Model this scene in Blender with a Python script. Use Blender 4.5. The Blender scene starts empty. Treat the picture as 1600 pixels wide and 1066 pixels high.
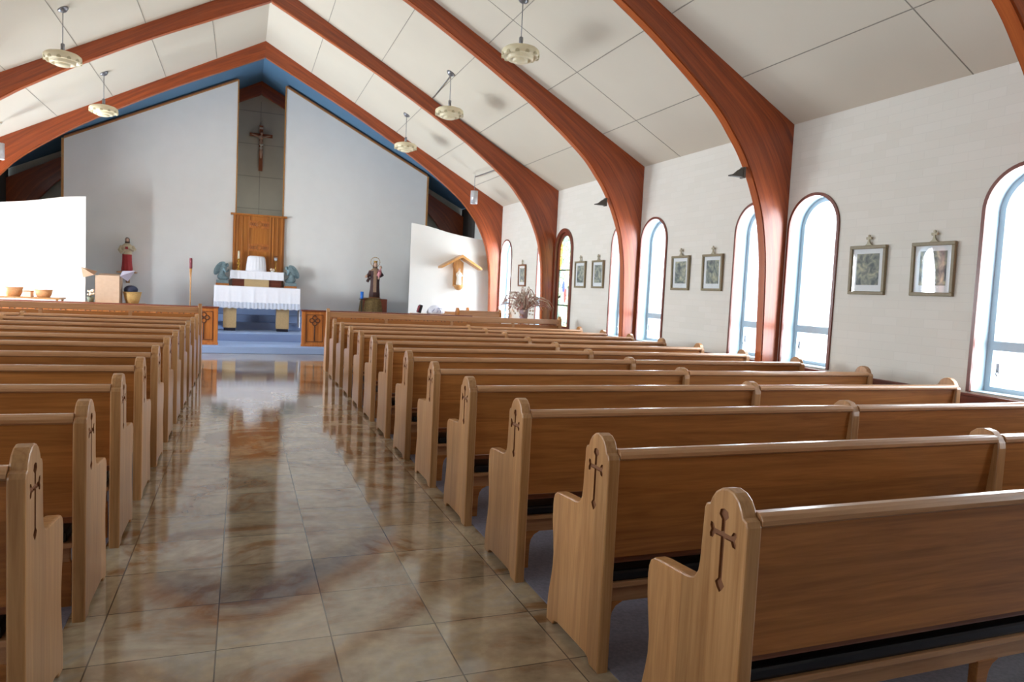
import bpy, bmesh, math, random
from mathutils import Vector, Matrix
random.seed(7)
S = bpy.context.scene
COL = S.collection
PI = math.pi
CX = 0.372                      # centre line of the nave
XR = 6.1; XL = 2*CX-XR          # inner faces of the side walls
ZE = 3.663; ZR = 6.78           # eave and ridge
SLOPE = (ZR-ZE)/(XR-CX)
AY = [20.41, 17.03, 13.65, 10.27, 6.89, 3.59]   # front faces of the arches
def mx(x): return 2*CX-x
def ceil_z(x): return ZR-SLOPE*abs(x-CX)

# ------------------------------------------------------------------ materials
def new_mat(name):
    m = bpy.data.materials.new(name); m.use_nodes = True
    nt = m.node_tree; b = nt.nodes['Principled BSDF']
    return m, nt, b
def lin(c):
    f = lambda v: v/12.92 if v <= .04045 else ((v+.055)/1.055)**2.4
    return tuple(f(v/255) for v in c)+(1,)
def plain(name, c, rough=.6, metal=0, bump=0, bscale=40, var=.12, spec=.5, coat=0):
    m, nt, b = new_mat(name); N = nt.nodes; L = nt.links
    b.inputs['Roughness'].default_value = rough; b.inputs['Metallic'].default_value = metal
    b.inputs['Specular IOR Level'].default_value = spec
    b.inputs['Coat Weight'].default_value = coat
    tc = N.new('ShaderNodeTexCoord'); no = N.new('ShaderNodeTexNoise'); no.inputs['Scale'].default_value = bscale
    no.inputs['Detail'].default_value = 4
    L.new(tc.outputs['Object'], no.inputs['Vector'])
    mr = N.new('ShaderNodeMixRGB'); mr.blend_type = 'MULTIPLY'; mr.inputs[0].default_value = 1
    mr.inputs[1].default_value = lin(c)
    rp = N.new('ShaderNodeValToRGB'); rp.color_ramp.elements[0].position = .3; rp.color_ramp.elements[1].position = .7
    lo = 1-var; rp.color_ramp.elements[0].color = (lo, lo, lo, 1)
    L.new(no.outputs['Fac'], rp.inputs[0]); L.new(rp.outputs[0], mr.inputs[2]); L.new(mr.outputs[0], b.inputs['Base Color'])
    if bump:
        bp = N.new('ShaderNodeBump'); bp.inputs['Strength'].default_value = bump; bp.inputs['Distance'].default_value = .01
        L.new(no.outputs['Fac'], bp.inputs['Height']); L.new(bp.outputs[0], b.inputs['Normal'])
    return m
def wood(name, c1, c2, axis='X', rough=.32, coat=.25, gscale=1.0, uv=False, plank=0.0):
    m, nt, b = new_mat(name); N = nt.nodes; L = nt.links
    tc = N.new('ShaderNodeTexCoord'); oi = N.new('ShaderNodeObjectInfo')
    mp = N.new('ShaderNodeMapping')
    s = {'X': (1.2, 22, 22), 'Y': (22, 1.2, 22), 'Z': (22, 22, 1.2)}[axis]
    mp.inputs['Scale'].default_value = tuple(v*gscale for v in s)
    ad = N.new('ShaderNodeVectorMath'); ad.operation = 'ADD'
    ml = N.new('ShaderNodeMath'); ml.operation = 'MULTIPLY'; ml.inputs[1].default_value = 37.0
    L.new(oi.outputs['Random'], ml.inputs[0])
    L.new(tc.outputs['UV' if uv else 'Object'], ad.inputs[0]); L.new(ml.outputs[0], ad.inputs[1])
    L.new(ad.outputs[0], mp.inputs['Vector'])
    n1 = N.new('ShaderNodeTexNoise'); n1.inputs['Scale'].default_value = .9; n1.inputs['Detail'].default_value = 5
    n1.inputs['Roughness'].default_value = .62; n1.inputs['Distortion'].default_value = 1.2
    L.new(mp.outputs[0], n1.inputs['Vector'])
    n2 = N.new('ShaderNodeTexNoise'); n2.inputs['Scale'].default_value = 4.5; n2.inputs['Detail'].default_value = 3
    L.new(mp.outputs[0], n2.inputs['Vector'])
    mxn = N.new('ShaderNodeMath'); mxn.operation = 'MULTIPLY_ADD'; mxn.inputs[1].default_value = .35
    L.new(n2.outputs['Fac'], mxn.inputs[0]); L.new(n1.outputs['Fac'], mxn.inputs[2])
    rp = N.new('ShaderNodeValToRGB'); e = rp.color_ramp.elements
    e[0].position = .45; e[0].color = lin(c2); e[1].position = .85; e[1].color = lin(c1)
    L.new(mxn.outputs[0], rp.inputs[0])
    out = rp.outputs[0]
    if plank:   # glued boards of slightly different tone
        pm = N.new('ShaderNodeMapping'); k = {'X': (0, 0, plank), 'Z': (plank, plank, 0), 'Y': (plank, 0, 0)}[axis]
        pm.inputs['Scale'].default_value = k if not uv else (0, plank, 0)
        L.new(ad.outputs[0], pm.inputs['Vector'])
        fl = N.new('ShaderNodeVectorMath'); fl.operation = 'FLOOR'; L.new(pm.outputs[0], fl.inputs[0])
        wn = N.new('ShaderNodeTexWhiteNoise'); L.new(fl.outputs[0], wn.inputs['Vector'])
        mrg = N.new('ShaderNodeMapRange'); mrg.inputs['To Min'].default_value = .78; mrg.inputs['To Max'].default_value = 1.08
        L.new(wn.outputs['Value'], mrg.inputs['Value'])
        mm = N.new('ShaderNodeVectorMath'); mm.operation = 'SCALE'
        L.new(out, mm.inputs[0]); L.new(mrg.outputs[0], mm.inputs['Scale']); out = mm.outputs[0]
    L.new(out, b.inputs['Base Color'])
    b.inputs['Roughness'].default_value = rough; b.inputs['Coat Weight'].default_value = coat; b.inputs['Coat Roughness'].default_value = .18
    bp = N.new('ShaderNodeBump'); bp.inputs['Strength'].default_value = .06; bp.inputs['Distance'].default_value = .004
    L.new(n2.outputs['Fac'], bp.inputs['Height']); L.new(bp.outputs[0], b.inputs['Normal'])
    return m
M = {}
M['oakZ'] = wood('oak_upright', (196, 148, 98), (162, 112, 66), 'Z', plank=7)
M['oakX'] = wood('oak_boards', (184, 120, 60), (144, 88, 38), 'X', plank=9, rough=.36, coat=.2)
M['oakcap'] = wood('oak_cap', (196, 148, 106), (166, 118, 76), 'X', rough=.3)
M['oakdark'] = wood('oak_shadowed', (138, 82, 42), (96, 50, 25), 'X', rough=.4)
M['carve'] = plain('recess_shade_brown', (132, 84, 50), .6)  # paints recess shade into the carved crosses; plain brown elsewhere
M['arch'] = wood('arch_fir', (172, 80, 28), (126, 50, 13), 'X', rough=.4, coat=.35, gscale=.8, uv=True, plank=14)
M['archsoffit'] = wood('arch_soffit', (186, 98, 44), (156, 72, 28), 'X', rough=.42, coat=.1, gscale=.8, uv=True)
M['redtrim'] = wood('red_trim', (124, 64, 46), (100, 46, 32), 'Z', rough=.4)
M['wainscot'] = wood('wainscot', (126, 62, 40), (98, 44, 26), 'Y', rough=.4)
M['goldoak'] = wood('golden_oak', (190, 122, 52), (160, 92, 32), 'Z', rough=.35, plank=3)
M['edgeoak'] = wood('edge_oak', (190, 140, 80), (160, 110, 56), 'Z', rough=.4)
M['railoak'] = wood('rail_oak', (196, 122, 58), (160, 88, 36), 'Z', rough=.35)
M['raildark'] = wood('rail_top', (120, 58, 34), (92, 40, 22), 'X', rough=.4)
M['blond'] = plain('blond_laminate', (206, 176, 128), .5)
M['tracery'] = plain('dark_tracery', (80, 44, 24), .6)
M['lampshadow'] = plain('lamp_slot_shade', (192, 182, 146), .6)
M['black'] = plain('black_vinyl', (18, 18, 22), .35)
M['darkplinth'] = plain('dark_plinth', (24, 26, 44), .5)
M['panel'] = plain('panel_paint', (234, 235, 230), .7, var=.03, bscale=3)
M['wing'] = plain('wing_plaster', (232, 232, 226), .7, var=.02, bscale=3)
M['backgrey'] = plain('back_wall_grey', (206, 204, 190), .75, var=.06, bscale=3)
M['blueceil'] = plain('blue_ceiling', (84, 124, 156), .8, var=.05, bscale=2)
M['darkroom'] = plain('shaded_side_wall', (70, 66, 62), .8)
M['ceil'] = plain('ceiling_board', (214, 208, 192), .85, var=.05, bscale=.8)
M['seam'] = plain('ceiling_seam', (150, 146, 134), .8)
M['frameblue'] = plain('window_frame_paint', (168, 183, 193), .45, var=.03)
M['reveal'] = plain('reveal_paint', (182, 204, 214), .6, var=.02)
M['carpet'] = plain('blue_carpet', (158, 182, 224), .95, bump=.3, bscale=120, var=.2, spec=.1)
M['pewcarpet'] = plain('grey_blue_floor', (132, 130, 144), .5, bump=.02, bscale=60, var=.3, spec=.4)
M['cloth'] = plain('white_linen', (236, 238, 244), .9, var=.03, bscale=20)
M['lace'] = plain('white_lace', (214, 222, 236), .95, bump=.6, bscale=90, var=.25)
M['cream'] = plain('cream_lamp', (226, 216, 182), .45, var=.05, coat=.2)
M['steel'] = plain('grey_steel', (140, 142, 148), .35, metal=.7)
M['whitemetal'] = plain('pale_metal', (208, 210, 216), .35, metal=.3)
M['brass'] = plain('brass', (190, 150, 70), .3, metal=.9)
M['wax'] = plain('wax', (240, 232, 206), .5)
M['blueglass'] = plain('blue_votive', (40, 120, 220), .25)
M['pframe'] = plain('olive_gold_frame', (138, 126, 96), .45, var=.15)
M['finial'] = plain('old_silver', (170, 164, 140), .5, metal=.2)
M['mat'] = plain('white_mat', (240, 241, 238), .8, var=.02)
M['verd'] = plain('verdigris_bronze', (128, 152, 158), .6, bump=.5, bscale=30, var=.4)
M['cardboard'] = plain('cardboard', (196, 166, 138), .85, var=.08, bscale=15)
M['cardin'] = plain('cardboard_light', (206, 200, 214), .85, var=.05)
M['wicker'] = plain('wicker', (208, 172, 106), .8, bump=.8, bscale=70, var=.35)
M['wicker2'] = plain('orange_wicker', (218, 160, 108), .8, bump=.8, bscale=70, var=.3)
M['navy'] = plain('navy_cloth', (58, 64, 86), .9, var=.2)
M['skin'] = plain('painted_skin', (206, 170, 146), .6)
M['hair'] = plain('painted_hair', (74, 54, 44), .7)
M['robecream'] = plain('cream_robe', (206, 192, 160), .7, var=.15)
M['robered'] = plain('red_robe', (170, 50, 52), .7, var=.15)
M['robebrown'] = plain('brown_robe', (74, 46, 44), .7, var=.25)
M['robetan'] = plain('tan_scapular', (160, 130, 104), .7, var=.15)
M['pink'] = plain('pink_robe', (208, 140, 146), .7)
M['ivory'] = plain('ivory_paint', (222, 218, 204), .6)
M['crosswood'] = plain('cross_wood', (156, 88, 50), .5)
M['golddrape'] = plain('gold_brown_drape', (132, 108, 62), .8, bump=.5, bscale=25, var=.5)
M['burgundy'] = plain('burgundy', (120, 40, 52), .5)
M['stem'] = plain('dried_grass', (216, 198, 182), .9, var=.3)
M['stempink'] = plain('dusky_dried_leaf', (190, 146, 136), .9, var=.3)
M['petal'] = plain('pale_petal', (236, 214, 190), .9)
M['leaf'] = plain('dusty_leaf', (96, 100, 84), .9)
M['potgrey'] = plain('mauve_pot', (168, 146, 150), .6)
M['terracotta'] = plain('terracotta', (176, 104, 66), .6)
M['plastic'] = plain('white_plastic', (226, 230, 242), .4, var=.06)
M['inkblue'] = plain('blue_ink', (70, 86, 150), .6)
M['darkbracket'] = plain('dark_bracket', (62, 54, 44), .6)
M['backplain'] = plain('back_wall_paint', (210, 208, 198), .8, var=.04, bscale=2)

def brickwall():
    m, nt, b = new_mat('painted_block_wall'); N = nt.nodes; L = nt.links
    tc = N.new('ShaderNodeTexCoord'); sp = N.new('ShaderNodeSeparateXYZ'); cb = N.new('ShaderNodeCombineXYZ')
    L.new(tc.outputs['Object'], sp.inputs[0]); L.new(sp.outputs['Y'], cb.inputs['X']); L.new(sp.outputs['Z'], cb.inputs['Y'])
    br = N.new('ShaderNodeTexBrick'); br.inputs['Scale'].default_value = 1
    br.inputs['Brick Width'].default_value = .3; br.inputs['Row Height'].default_value = .085; br.inputs['Mortar Size'].default_value = .004
    br.inputs['Mortar Smooth'].default_value = .6
    br.inputs['Color1'].default_value = lin((226, 224, 216)); br.inputs['Color2'].default_value = lin((222, 220, 211)); br.inputs['Mortar'].default_value = lin((219, 217, 209))
    L.new(cb.outputs[0], br.inputs['Vector']); L.new(br.outputs['Color'], b.inputs['Base Color'])
    bp = N.new('ShaderNodeBump'); bp.inputs['Strength'].default_value = .06; bp.inputs['Distance'].default_value = .003; bp.invert = True
    L.new(br.outputs['Fac'], bp.inputs['Height']); L.new(bp.outputs[0], b.inputs['Normal'])
    b.inputs['Roughness'].default_value = .75
    return m
M['wall'] = brickwall()

def tilefloor():
    m, nt, b = new_mat('polished_stone_tile'); N = nt.nodes; L = nt.links
    tc = N.new('ShaderNodeTexCoord'); sp = N.new('ShaderNodeSeparateXYZ'); L.new(tc.outputs['Object'], sp.inputs[0])
    def math_(op, a, v, c=None):
        n = N.new('ShaderNodeMath'); n.operation = op
        L.new(a, n.inputs[0])
        if isinstance(v, (int, float)): n.inputs[1].default_value = v
        else: L.new(v, n.inputs[1])
        return n.outputs[0]
    def cell(o, off, size):
        a = math_('ADD', o, off); a = math_('DIVIDE', a, size)
        f = math_('FRACT', a, 0); fl = math_('FLOOR', a, 0)
        d = math_('PINGPONG', a, .5)       # 0 on the joints
        return math_('MULTIPLY', d, size), fl
    dx, fx = cell(sp.outputs['X'], 10*.457+.07, .457)
    dy, fy = cell(sp.outputs['Y'], 10*.45-3.01, .45)
    dm = math_('MINIMUM', dx, dy)
    gr = math_('LESS_THAN', dm, .003)
    cb = N.new('ShaderNodeCombineXYZ'); L.new(fx, cb.inputs[0]); L.new(fy, cb.inputs[1])
    wn = N.new('ShaderNodeTexWhiteNoise'); L.new(cb.outputs[0], wn.inputs['Vector'])
    mp = N.new('ShaderNodeMapping'); mp.inputs['Scale'].default_value = (.8, 1.15, 1); mp.inputs['Rotation'].default_value = (0, 0, .5)
    L.new(tc.outputs['Object'], mp.inputs[0])
    off = N.new('ShaderNodeVectorMath'); off.operation = 'MULTIPLY_ADD'; off.inputs[1].default_value = (.3, .3, 0)
    L.new(wn.outputs['Color'], off.inputs[0]); L.new(mp.outputs[0], off.inputs[2])
    n1 = N.new('ShaderNodeTexNoise'); n1.inputs['Scale'].default_value = 1.3; n1.inputs['Detail'].default_value = 8; n1.inputs['Distortion'].default_value = 1.6; n1.inputs['Roughness'].default_value = .62
    L.new(off.outputs[0], n1.inputs['Vector'])
    rp = N.new('ShaderNodeValToRGB'); cr = rp.color_ramp; e = cr.elements
    e[0].position = .3; e[0].color = lin((128, 94, 64)); e[1].position = .74; e[1].color = lin((192, 172, 130))
    for p, c in ((.40, (150, 116, 80)), (.47, (168, 150, 126)), (.55, (186, 170, 142)), (.64, (174, 166, 152))):
        x = e.new(p); x.color = lin(c)
    L.new(n1.outputs['Fac'], rp.inputs[0])
    n2 = N.new('ShaderNodeTexNoise'); n2.inputs['Scale'].default_value = 16; n2.inputs['Detail'].default_value = 5
    L.new(tc.outputs['Object'], n2.inputs['Vector'])
    r2 = N.new('ShaderNodeMapRange'); r2.inputs['From Min'].default_value = .3; r2.inputs['From Max'].default_value = .7; r2.inputs['To Min'].default_value = .78; r2.inputs['To Max'].default_value = 1.08
    L.new(n2.outputs['Fac'], r2.inputs['Value'])
    r3 = N.new('ShaderNodeMapRange'); r3.inputs['To Min'].default_value = .88; r3.inputs['To Max'].default_value = 1.06
    L.new(wn.outputs['Value'], r3.inputs['Value'])
    k = math_('MULTIPLY', r2.outputs[0], r3.outputs[0])
    sc = N.new('ShaderNodeVectorMath'); sc.operation = 'SCALE'; L.new(rp.outputs[0], sc.inputs[0]); L.new(k, sc.inputs['Scale'])
    mg = N.new('ShaderNodeMixRGB'); mg.inputs[2].default_value = lin((92, 82, 70)); L.new(gr, mg.inputs[0]); L.new(sc.outputs[0], mg.inputs[1])
    L.new(mg.outputs[0], b.inputs['Base Color'])
    b.inputs['Roughness'].default_value = .09; b.inputs['Specular IOR Level'].default_value = .55
    b.inputs['Coat Weight'].default_value = .35; b.inputs['Coat Roughness'].default_value = .05; b.inputs['Coat IOR'].default_value = 1.5
    return m
M['tile'] = tilefloor()

def glassmat(name='window_glass'):
    m, nt, b = new_mat(name); N = nt.nodes; L = nt.links
    N.remove(b); out = N['Material Output']
    t = N.new('ShaderNodeBsdfTransparent'); t.inputs[0].default_value = (.97, .985, 1, 1)
    g = N.new('ShaderNodeBsdfGlossy'); g.inputs['Roughness'].default_value = .02
    lw = N.new('ShaderNodeLayerWeight'); pw = N.new('ShaderNodeMath'); pw.operation = 'POWER'; pw.inputs[1].default_value = 5
    L.new(lw.outputs['Facing'], pw.inputs[0])
    f = N.new('ShaderNodeMath'); f.operation = 'MULTIPLY_ADD'; f.inputs[1].default_value = .6; f.inputs[2].default_value = .045; L.new(pw.outputs[0], f.inputs[0])
    mxx = N.new('ShaderNodeMixShader'); L.new(f.outputs[0], mxx.inputs[0]); L.new(t.outputs[0], mxx.inputs[1]); L.new(g.outputs[0], mxx.inputs[2])
    L.new(mxx.outputs[0], out.inputs[0])
    return m
M['glass'] = glassmat()
def stainedmat():
    m, nt, b = new_mat('stained_glass'); N = nt.nodes; L = nt.links
    N.remove(b); out = N['Material Output']
    tc = N.new('ShaderNodeTexCoord'); sp = N.new('ShaderNodeSeparateXYZ'); L.new(tc.outputs['Object'], sp.inputs[0])
    def op(o, a, v=None):
        n = N.new('ShaderNodeMath'); n.operation = o; L.new(a, n.inputs[0])
        if v is not None:
            if isinstance(v, (int, float)): n.inputs[1].default_value = v
            else: L.new(v, n.inputs[1])
        return n.outputs[0]
    vo = N.new('ShaderNodeTexVoronoi'); vo.inputs['Scale'].default_value = 14; L.new(tc.outputs['Object'], vo.inputs['Vector'])
    ve = N.new('ShaderNodeTexVoronoi'); ve.feature = 'DISTANCE_TO_EDGE'; ve.inputs['Scale'].default_value = 14; L.new(tc.outputs['Object'], ve.inputs['Vector'])
    sx = N.new('ShaderNodeSeparateXYZ'); L.new(vo.outputs['Color'], sx.inputs[0])
    def ramp(cols):
        rp = N.new('ShaderNodeValToRGB'); rp.color_ramp.interpolation = 'CONSTANT'; e = rp.color_ramp.elements
        e[0].position = 0; e[0].color = lin(cols[0]); e[1].position = .8; e[1].color = lin(cols[4])
        for p, c in zip((.2, .4, .6), cols[1:4]): x = e.new(p); x.color = lin(c)
        L.new(sx.outputs[0], rp.inputs[0]); return rp.outputs[0]
    cur = ramp([(146, 172, 150), (184, 202, 168), (150, 176, 168), (204, 206, 156), (172, 194, 186)])
    gold = ramp([(236, 196, 96), (246, 222, 140), (226, 178, 80), (240, 230, 180), (232, 200, 110)])
    def mixc(fac, col):
        nonlocal cur
        n = N.new('ShaderNodeMixRGB'); L.new(fac, n.inputs[0]); L.new(cur, n.inputs[1])
        if isinstance(col, tuple): n.inputs[2].default_value = lin(col)
        else: L.new(col, n.inputs[2])
        cur = n.outputs[0]
    Y, Z = sp.outputs['Y'], sp.outputs['Z']
    def ell(y0, z0, ry, rz):
        a = op('DIVIDE', op('SUBTRACT', Y, y0), ry); c = op('DIVIDE', op('SUBTRACT', Z, z0), rz)
        return op('LESS_THAN', op('ADD', op('MULTIPLY', a, a), op('MULTIPLY', c, c)), 1.0)
    edge = op('GREATER_THAN', op('ABSOLUTE', Y), .2)
    mixc(op('MULTIPLY', edge, op('GREATER_THAN', Z, 2.02)), gold)
    mixc(op('MULTIPLY', op('LESS_THAN', Y, -.21), op('LESS_THAN', Z, 2.02)), gold)
    for e, c in (((.0, 1.60, .11, .26), (206, 206, 214)), ((-.02, 1.52, .07, .17), (176, 96, 90)), ((.07, 1.68, .06, .12), (86, 104, 190)), ((-.03, 1.74, .05, .1), (224, 222, 226)), ((.02, 1.87, .045, .055), (222, 184, 150)), ((.0, 2.42, .08, .16), (160, 190, 140))):
        mixc(ell(*e), c)
    lt = op('LESS_THAN', ve.outputs['Distance'], .03)
    mixc(lt, (40, 44, 36))
    t = N.new('ShaderNodeBsdfTranslucent'); L.new(cur, t.inputs[0])
    t2 = N.new('ShaderNodeBsdfTransparent'); L.new(cur, t2.inputs[0])
    m1 = N.new('ShaderNodeMixShader'); m1.inputs[0].default_value = .06; L.new(t.outputs[0], m1.inputs[1]); L.new(t2.outputs[0], m1.inputs[2])
    g = N.new('ShaderNodeBsdfGlossy'); g.inputs['Roughness'].default_value = .15
    ms = N.new('ShaderNodeMixShader'); ms.inputs[0].default_value = .04
    L.new(m1.outputs[0], ms.inputs[1]); L.new(g.outputs[0], ms.inputs[2]); L.new(ms.outputs[0], out.inputs[0])
    return m
M['stglass'] = stainedmat()
def picmat(name, seed, a, bcol, c):
    m, nt, b = new_mat(name); N = nt.nodes; L = nt.links
    tc = N.new('ShaderNodeTexCoord'); mp = N.new('ShaderNodeMapping'); mp.inputs['Location'].default_value = (seed, seed*2, seed*3)
    L.new(tc.outputs['Object'], mp.inputs[0])
    n = N.new('ShaderNodeTexNoise'); n.inputs['Scale'].default_value = 12; n.inputs['Detail'].default_value = 6; n.inputs['Distortion'].default_value = .8
    L.new(mp.outputs[0], n.inputs['Vector'])
    rp = N.new('ShaderNodeValToRGB'); e = rp.color_ramp.elements; e[0].position = .36; e[0].color = lin(a); e[1].position = .66; e[1].color = lin(c)
    x = e.new(.5); x.color = lin(bcol)
    L.new(n.outputs['Fac'], rp.inputs[0]); L.new(rp.outputs[0], b.inputs['Base Color']); b.inputs['Roughness'].default_value = .7
    return m
for i in range(7):
    M['pic%d' % i] = picmat('engraving_%d' % i, i*3.7, (84, 94, 96), (140, 146, 132), (196, 192, 158))

# ------------------------------------------------------------------ helpers
def link(name, me, parent=None, loc=(0, 0, 0)):
    o = bpy.data.objects.new(name, me); COL.objects.link(o); o.location = loc
    if parent: o.parent = parent
    return o
def tag(o, label, cat, group=None, kind=None):
    if label: o['label'] = label
    if cat: o['category'] = cat
    if group: o['group'] = group
    if kind: o['kind'] = kind
    return o
def thing(name, label, cat, loc=(0, 0, 0), rotz=0, group=None):
    o = link(name, None, None, loc); o.rotation_euler = (0, 0, rotz); o.empty_display_size = .1
    return tag(o, label, cat, group)
class MB:
    def __init__(s): s.bm = bmesh.new(); s.mats = []
    def mi(s, m):
        if m not in s.mats: s.mats.append(m)
        return s.mats.index(m)
    def _fin(s, faces, m, smooth=False):
        i = s.mi(m)
        for f in faces: f.material_index = i; f.smooth = smooth
    def box(s, x0, x1, y0, y1, z0, z1, m, bev=0, seg=2, mat=None):
        g = bmesh.ops.create_cube(s.bm, size=1)
        T = Matrix.Translation(((x0+x1)/2, (y0+y1)/2, (z0+z1)/2)) @ Matrix.Diagonal((abs(x1-x0), abs(y1-y0), abs(z1-z0), 1))
        if mat: T = mat @ T
        bmesh.ops.transform(s.bm, matrix=T, verts=g['verts'])
        fs = set(f for v in g['verts'] for f in v.link_faces)
        if bev:
            es = list(set(e for v in g['verts'] for e in v.link_edges))
            r = bmesh.ops.bevel(s.bm, geom=es, offset=bev, segments=seg, affect='EDGES', profile=.6)
            fs = set(f for f in fs if f.is_valid) | set(r['faces'])
        s._fin(fs, m)
        return s
    def prism(s, pts, d0, d1, m, plane='YZ', bev=0, seg=2, smooth=False):
        """pts 2D outline; extruded along the third axis from d0 to d1"""
        def P(p, d):
            a, b = p
            return {'YZ': (d, a, b), 'XZ': (a, d, b), 'XY': (a, b, d)}[plane]
        v0 = [s.bm.verts.new(P(p, d0)) for p in pts]; v1 = [s.bm.verts.new(P(p, d1)) for p in pts]
        n = len(pts); fs = [s.bm.faces.new(v0), s.bm.faces.new(v1[::-1])]
        for i in range(n): fs.append(s.bm.faces.new((v0[(i+1) % n], v0[i], v1[i], v1[(i+1) % n])))
        bmesh.ops.recalc_face_normals(s.bm, faces=fs)
        if bev:
            es = list(set(e for f in fs[:2] for e in f.edges))
            r = bmesh.ops.bevel(s.bm, geom=es, offset=bev, segments=seg, affect='EDGES', profile=.5)
            fs = [f for f in fs if f.is_valid] + list(r['faces'])
        s._fin(fs, m, smooth)
        return s
    def lathe(s, prof, m, c=(0, 0, 0), n=24, sx=1, sy=1, smooth=True, wob=None, T=None):
        rings = []; new = []
        for r, z in prof:
            if r < 1e-5: ring = [s.bm.verts.new((c[0], c[1], c[2]+z))]
            else:
                ring = []
                for k in range(n):
                    a = 2*PI*k/n; rr = r*(1+(wob(a, z) if wob else 0))
                    ring.append(s.bm.verts.new((c[0]+rr*sx*math.cos(a), c[1]+rr*sy*math.sin(a), c[2]+z)))
            rings.append(ring); new += ring
        fs = []
        for A, B in zip(rings, rings[1:]):
            for k in range(n):
                a0, a1 = A[k % len(A)], A[(k+1) % len(A)]; b0, b1 = B[k % len(B)], B[(k+1) % len(B)]
                q = []
                for v in (a0, a1, b1, b0):
                    if v not in q: q.append(v)
                if len(q) > 2: fs.append(s.bm.faces.new(q))
        for R_ in (rings[0], rings[-1]):
            if len(R_) > 2: fs.append(s.bm.faces.new(R_))
        bmesh.ops.recalc_face_normals(s.bm, faces=fs)
        if T: bmesh.ops.transform(s.bm, matrix=T, verts=new)
        s._fin(fs, m, smooth)
        return s
    def ball(s, c, r, m, n=14):
        g = bmesh.ops.create_uvsphere(s.bm, u_segments=n, v_segments=max(6, n//2+2), radius=1)
        r = (r, r, r) if isinstance(r, (int, float)) else r
        bmesh.ops.transform(s.bm, matrix=Matrix.Translation(c) @ Matrix.Diagonal((*r, 1)), verts=g['verts'])
        s._fin(set(f for v in g['verts'] for f in v.link_faces), m, True); return s
    def tube(s, pts, r, m, n=8, cap=True):
        pts = [Vector(p) for p in pts]; rs = r if isinstance(r, (list, tuple)) else [r]*len(pts)
        rings = []; up = Vector((0, 0, 1))
        for i, p in enumerate(pts):
            d = (pts[min(i+1, len(pts)-1)]-pts[max(i-1, 0)]).normalized()
            a = d.cross(up)
            if a.length < 1e-3: a = d.cross(Vector((1, 0, 0)))
            a.normalize(); b = d.cross(a)
            rings.append([s.bm.verts.new(p+rs[i]*(a*math.cos(2*PI*k/n)+b*math.sin(2*PI*k/n))) for k in range(n)])
        fs = []
        for A, B in zip(rings, rings[1:]):
            for k in range(n): fs.append(s.bm.faces.new((A[k], A[(k+1) % n], B[(k+1) % n], B[k])))
        fs.append(s.bm.faces.new(rings[0])); fs.append(s.bm.faces.new(rings[-1][::-1]))
        bmesh.ops.recalc_face_normals(s.bm, faces=fs)
        s._fin(fs, m, True); return s
    def torus(s, c, R, r, m, T=None, n=28, k=8):
        vs = [[s.bm.verts.new(((R+r*math.cos(2*PI*j/k))*math.cos(2*PI*i/n), (R+r*math.cos(2*PI*j/k))*math.sin(2*PI*i/n), r*math.sin(2*PI*j/k))) for j in range(k)] for i in range(n)]
        fs = []
        for i in range(n):
            for j in range(k): fs.append(s.bm.faces.new((vs[i][j], vs[(i+1) % n][j], vs[(i+1) % n][(j+1) % k], vs[i][(j+1) % k])))
        bmesh.ops.transform(s.bm, matrix=Matrix.Translation(c) @ (T or Matrix()), verts=[v for q in vs for v in q])
        s._fin(fs, m, True); return s
    def mesh(s, name):
        me = bpy.data.meshes.new(name); s.bm.to_mesh(me); s.bm.free()
        for m in s.mats: me.materials.append(M[m] if isinstance(m, str) else m)
        return me
    def obj(s, name, parent=None, loc=(0, 0, 0)): return link(name, s.mesh(name), parent, loc)
def bake(o):
    dg = bpy.context.evaluated_depsgraph_get(); dg.update()
    me = bpy.data.meshes.new_from_object(o.evaluated_get(dg)); o.modifiers.clear(); o.data = me; return o
def cut(o, cutter):
    md = o.modifiers.new('b', 'BOOLEAN'); md.object = cutter; md.operation = 'DIFFERENCE'; md.solver = 'EXACT'
    md.material_mode = 'TRANSFER'
    bake(o)
def fuse(mb, name, parent, loc=(0, 0, 0), voxel=.008, rule=None, mats=()):
    o = mb.obj(name, parent, loc)
    md = o.modifiers.new('r', 'REMESH'); md.mode = 'VOXEL'; md.voxel_size = voxel; md.use_smooth_shade = True
    bake(o)
    o.data.materials.clear()
    for m in mats: o.data.materials.append(M[m])
    if rule:
        for p in o.data.polygons: p.material_index = rule(p.center)
    for p in o.data.polygons: p.use_smooth = True
    return o
def copy_tree(o, parent=None):
    c = o.copy(); COL.objects.link(c)
    if parent: c.parent = parent
    for ch in list(o.children): copy_tree(ch, c)
    return c
def struct(o): o['kind'] = 'structure'; return o
def curve_pts(P, k=6):
    out = []
    for i in range(len(P)-1):
        p0 = P[max(i-1, 0)]; p1 = P[i]; p2 = P[i+1]; p3 = P[min(i+2, len(P)-1)]
        for j in range(k):
            t = j/k
            out.append(tuple(.5*((2*b)+(-a+c)*t+(2*a-5*b+4*c-d)*t*t+(-a+3*b-3*c+d)*t**3) for a, b, c, d in zip(p0, p1, p2, p3)))
    out.append(P[-1]); return out

# ------------------------------------------------------------------ room shell
YB, YF = -2.2, 20.75
mb = MB(); mb.box(XL-.3, XR+.3, YB-.2, YF+.2, -.1, 0, 'tile'); struct(mb.obj('floor'))
for sx, x0, x1 in ((1, 1.42, XR), (-1, XL, mx(1.42))):
    mb = MB(); mb.box(x0, x1, YB, 12.9, 0, .006, 'pewcarpet'); o = struct(mb.obj('floor.001'))
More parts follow.
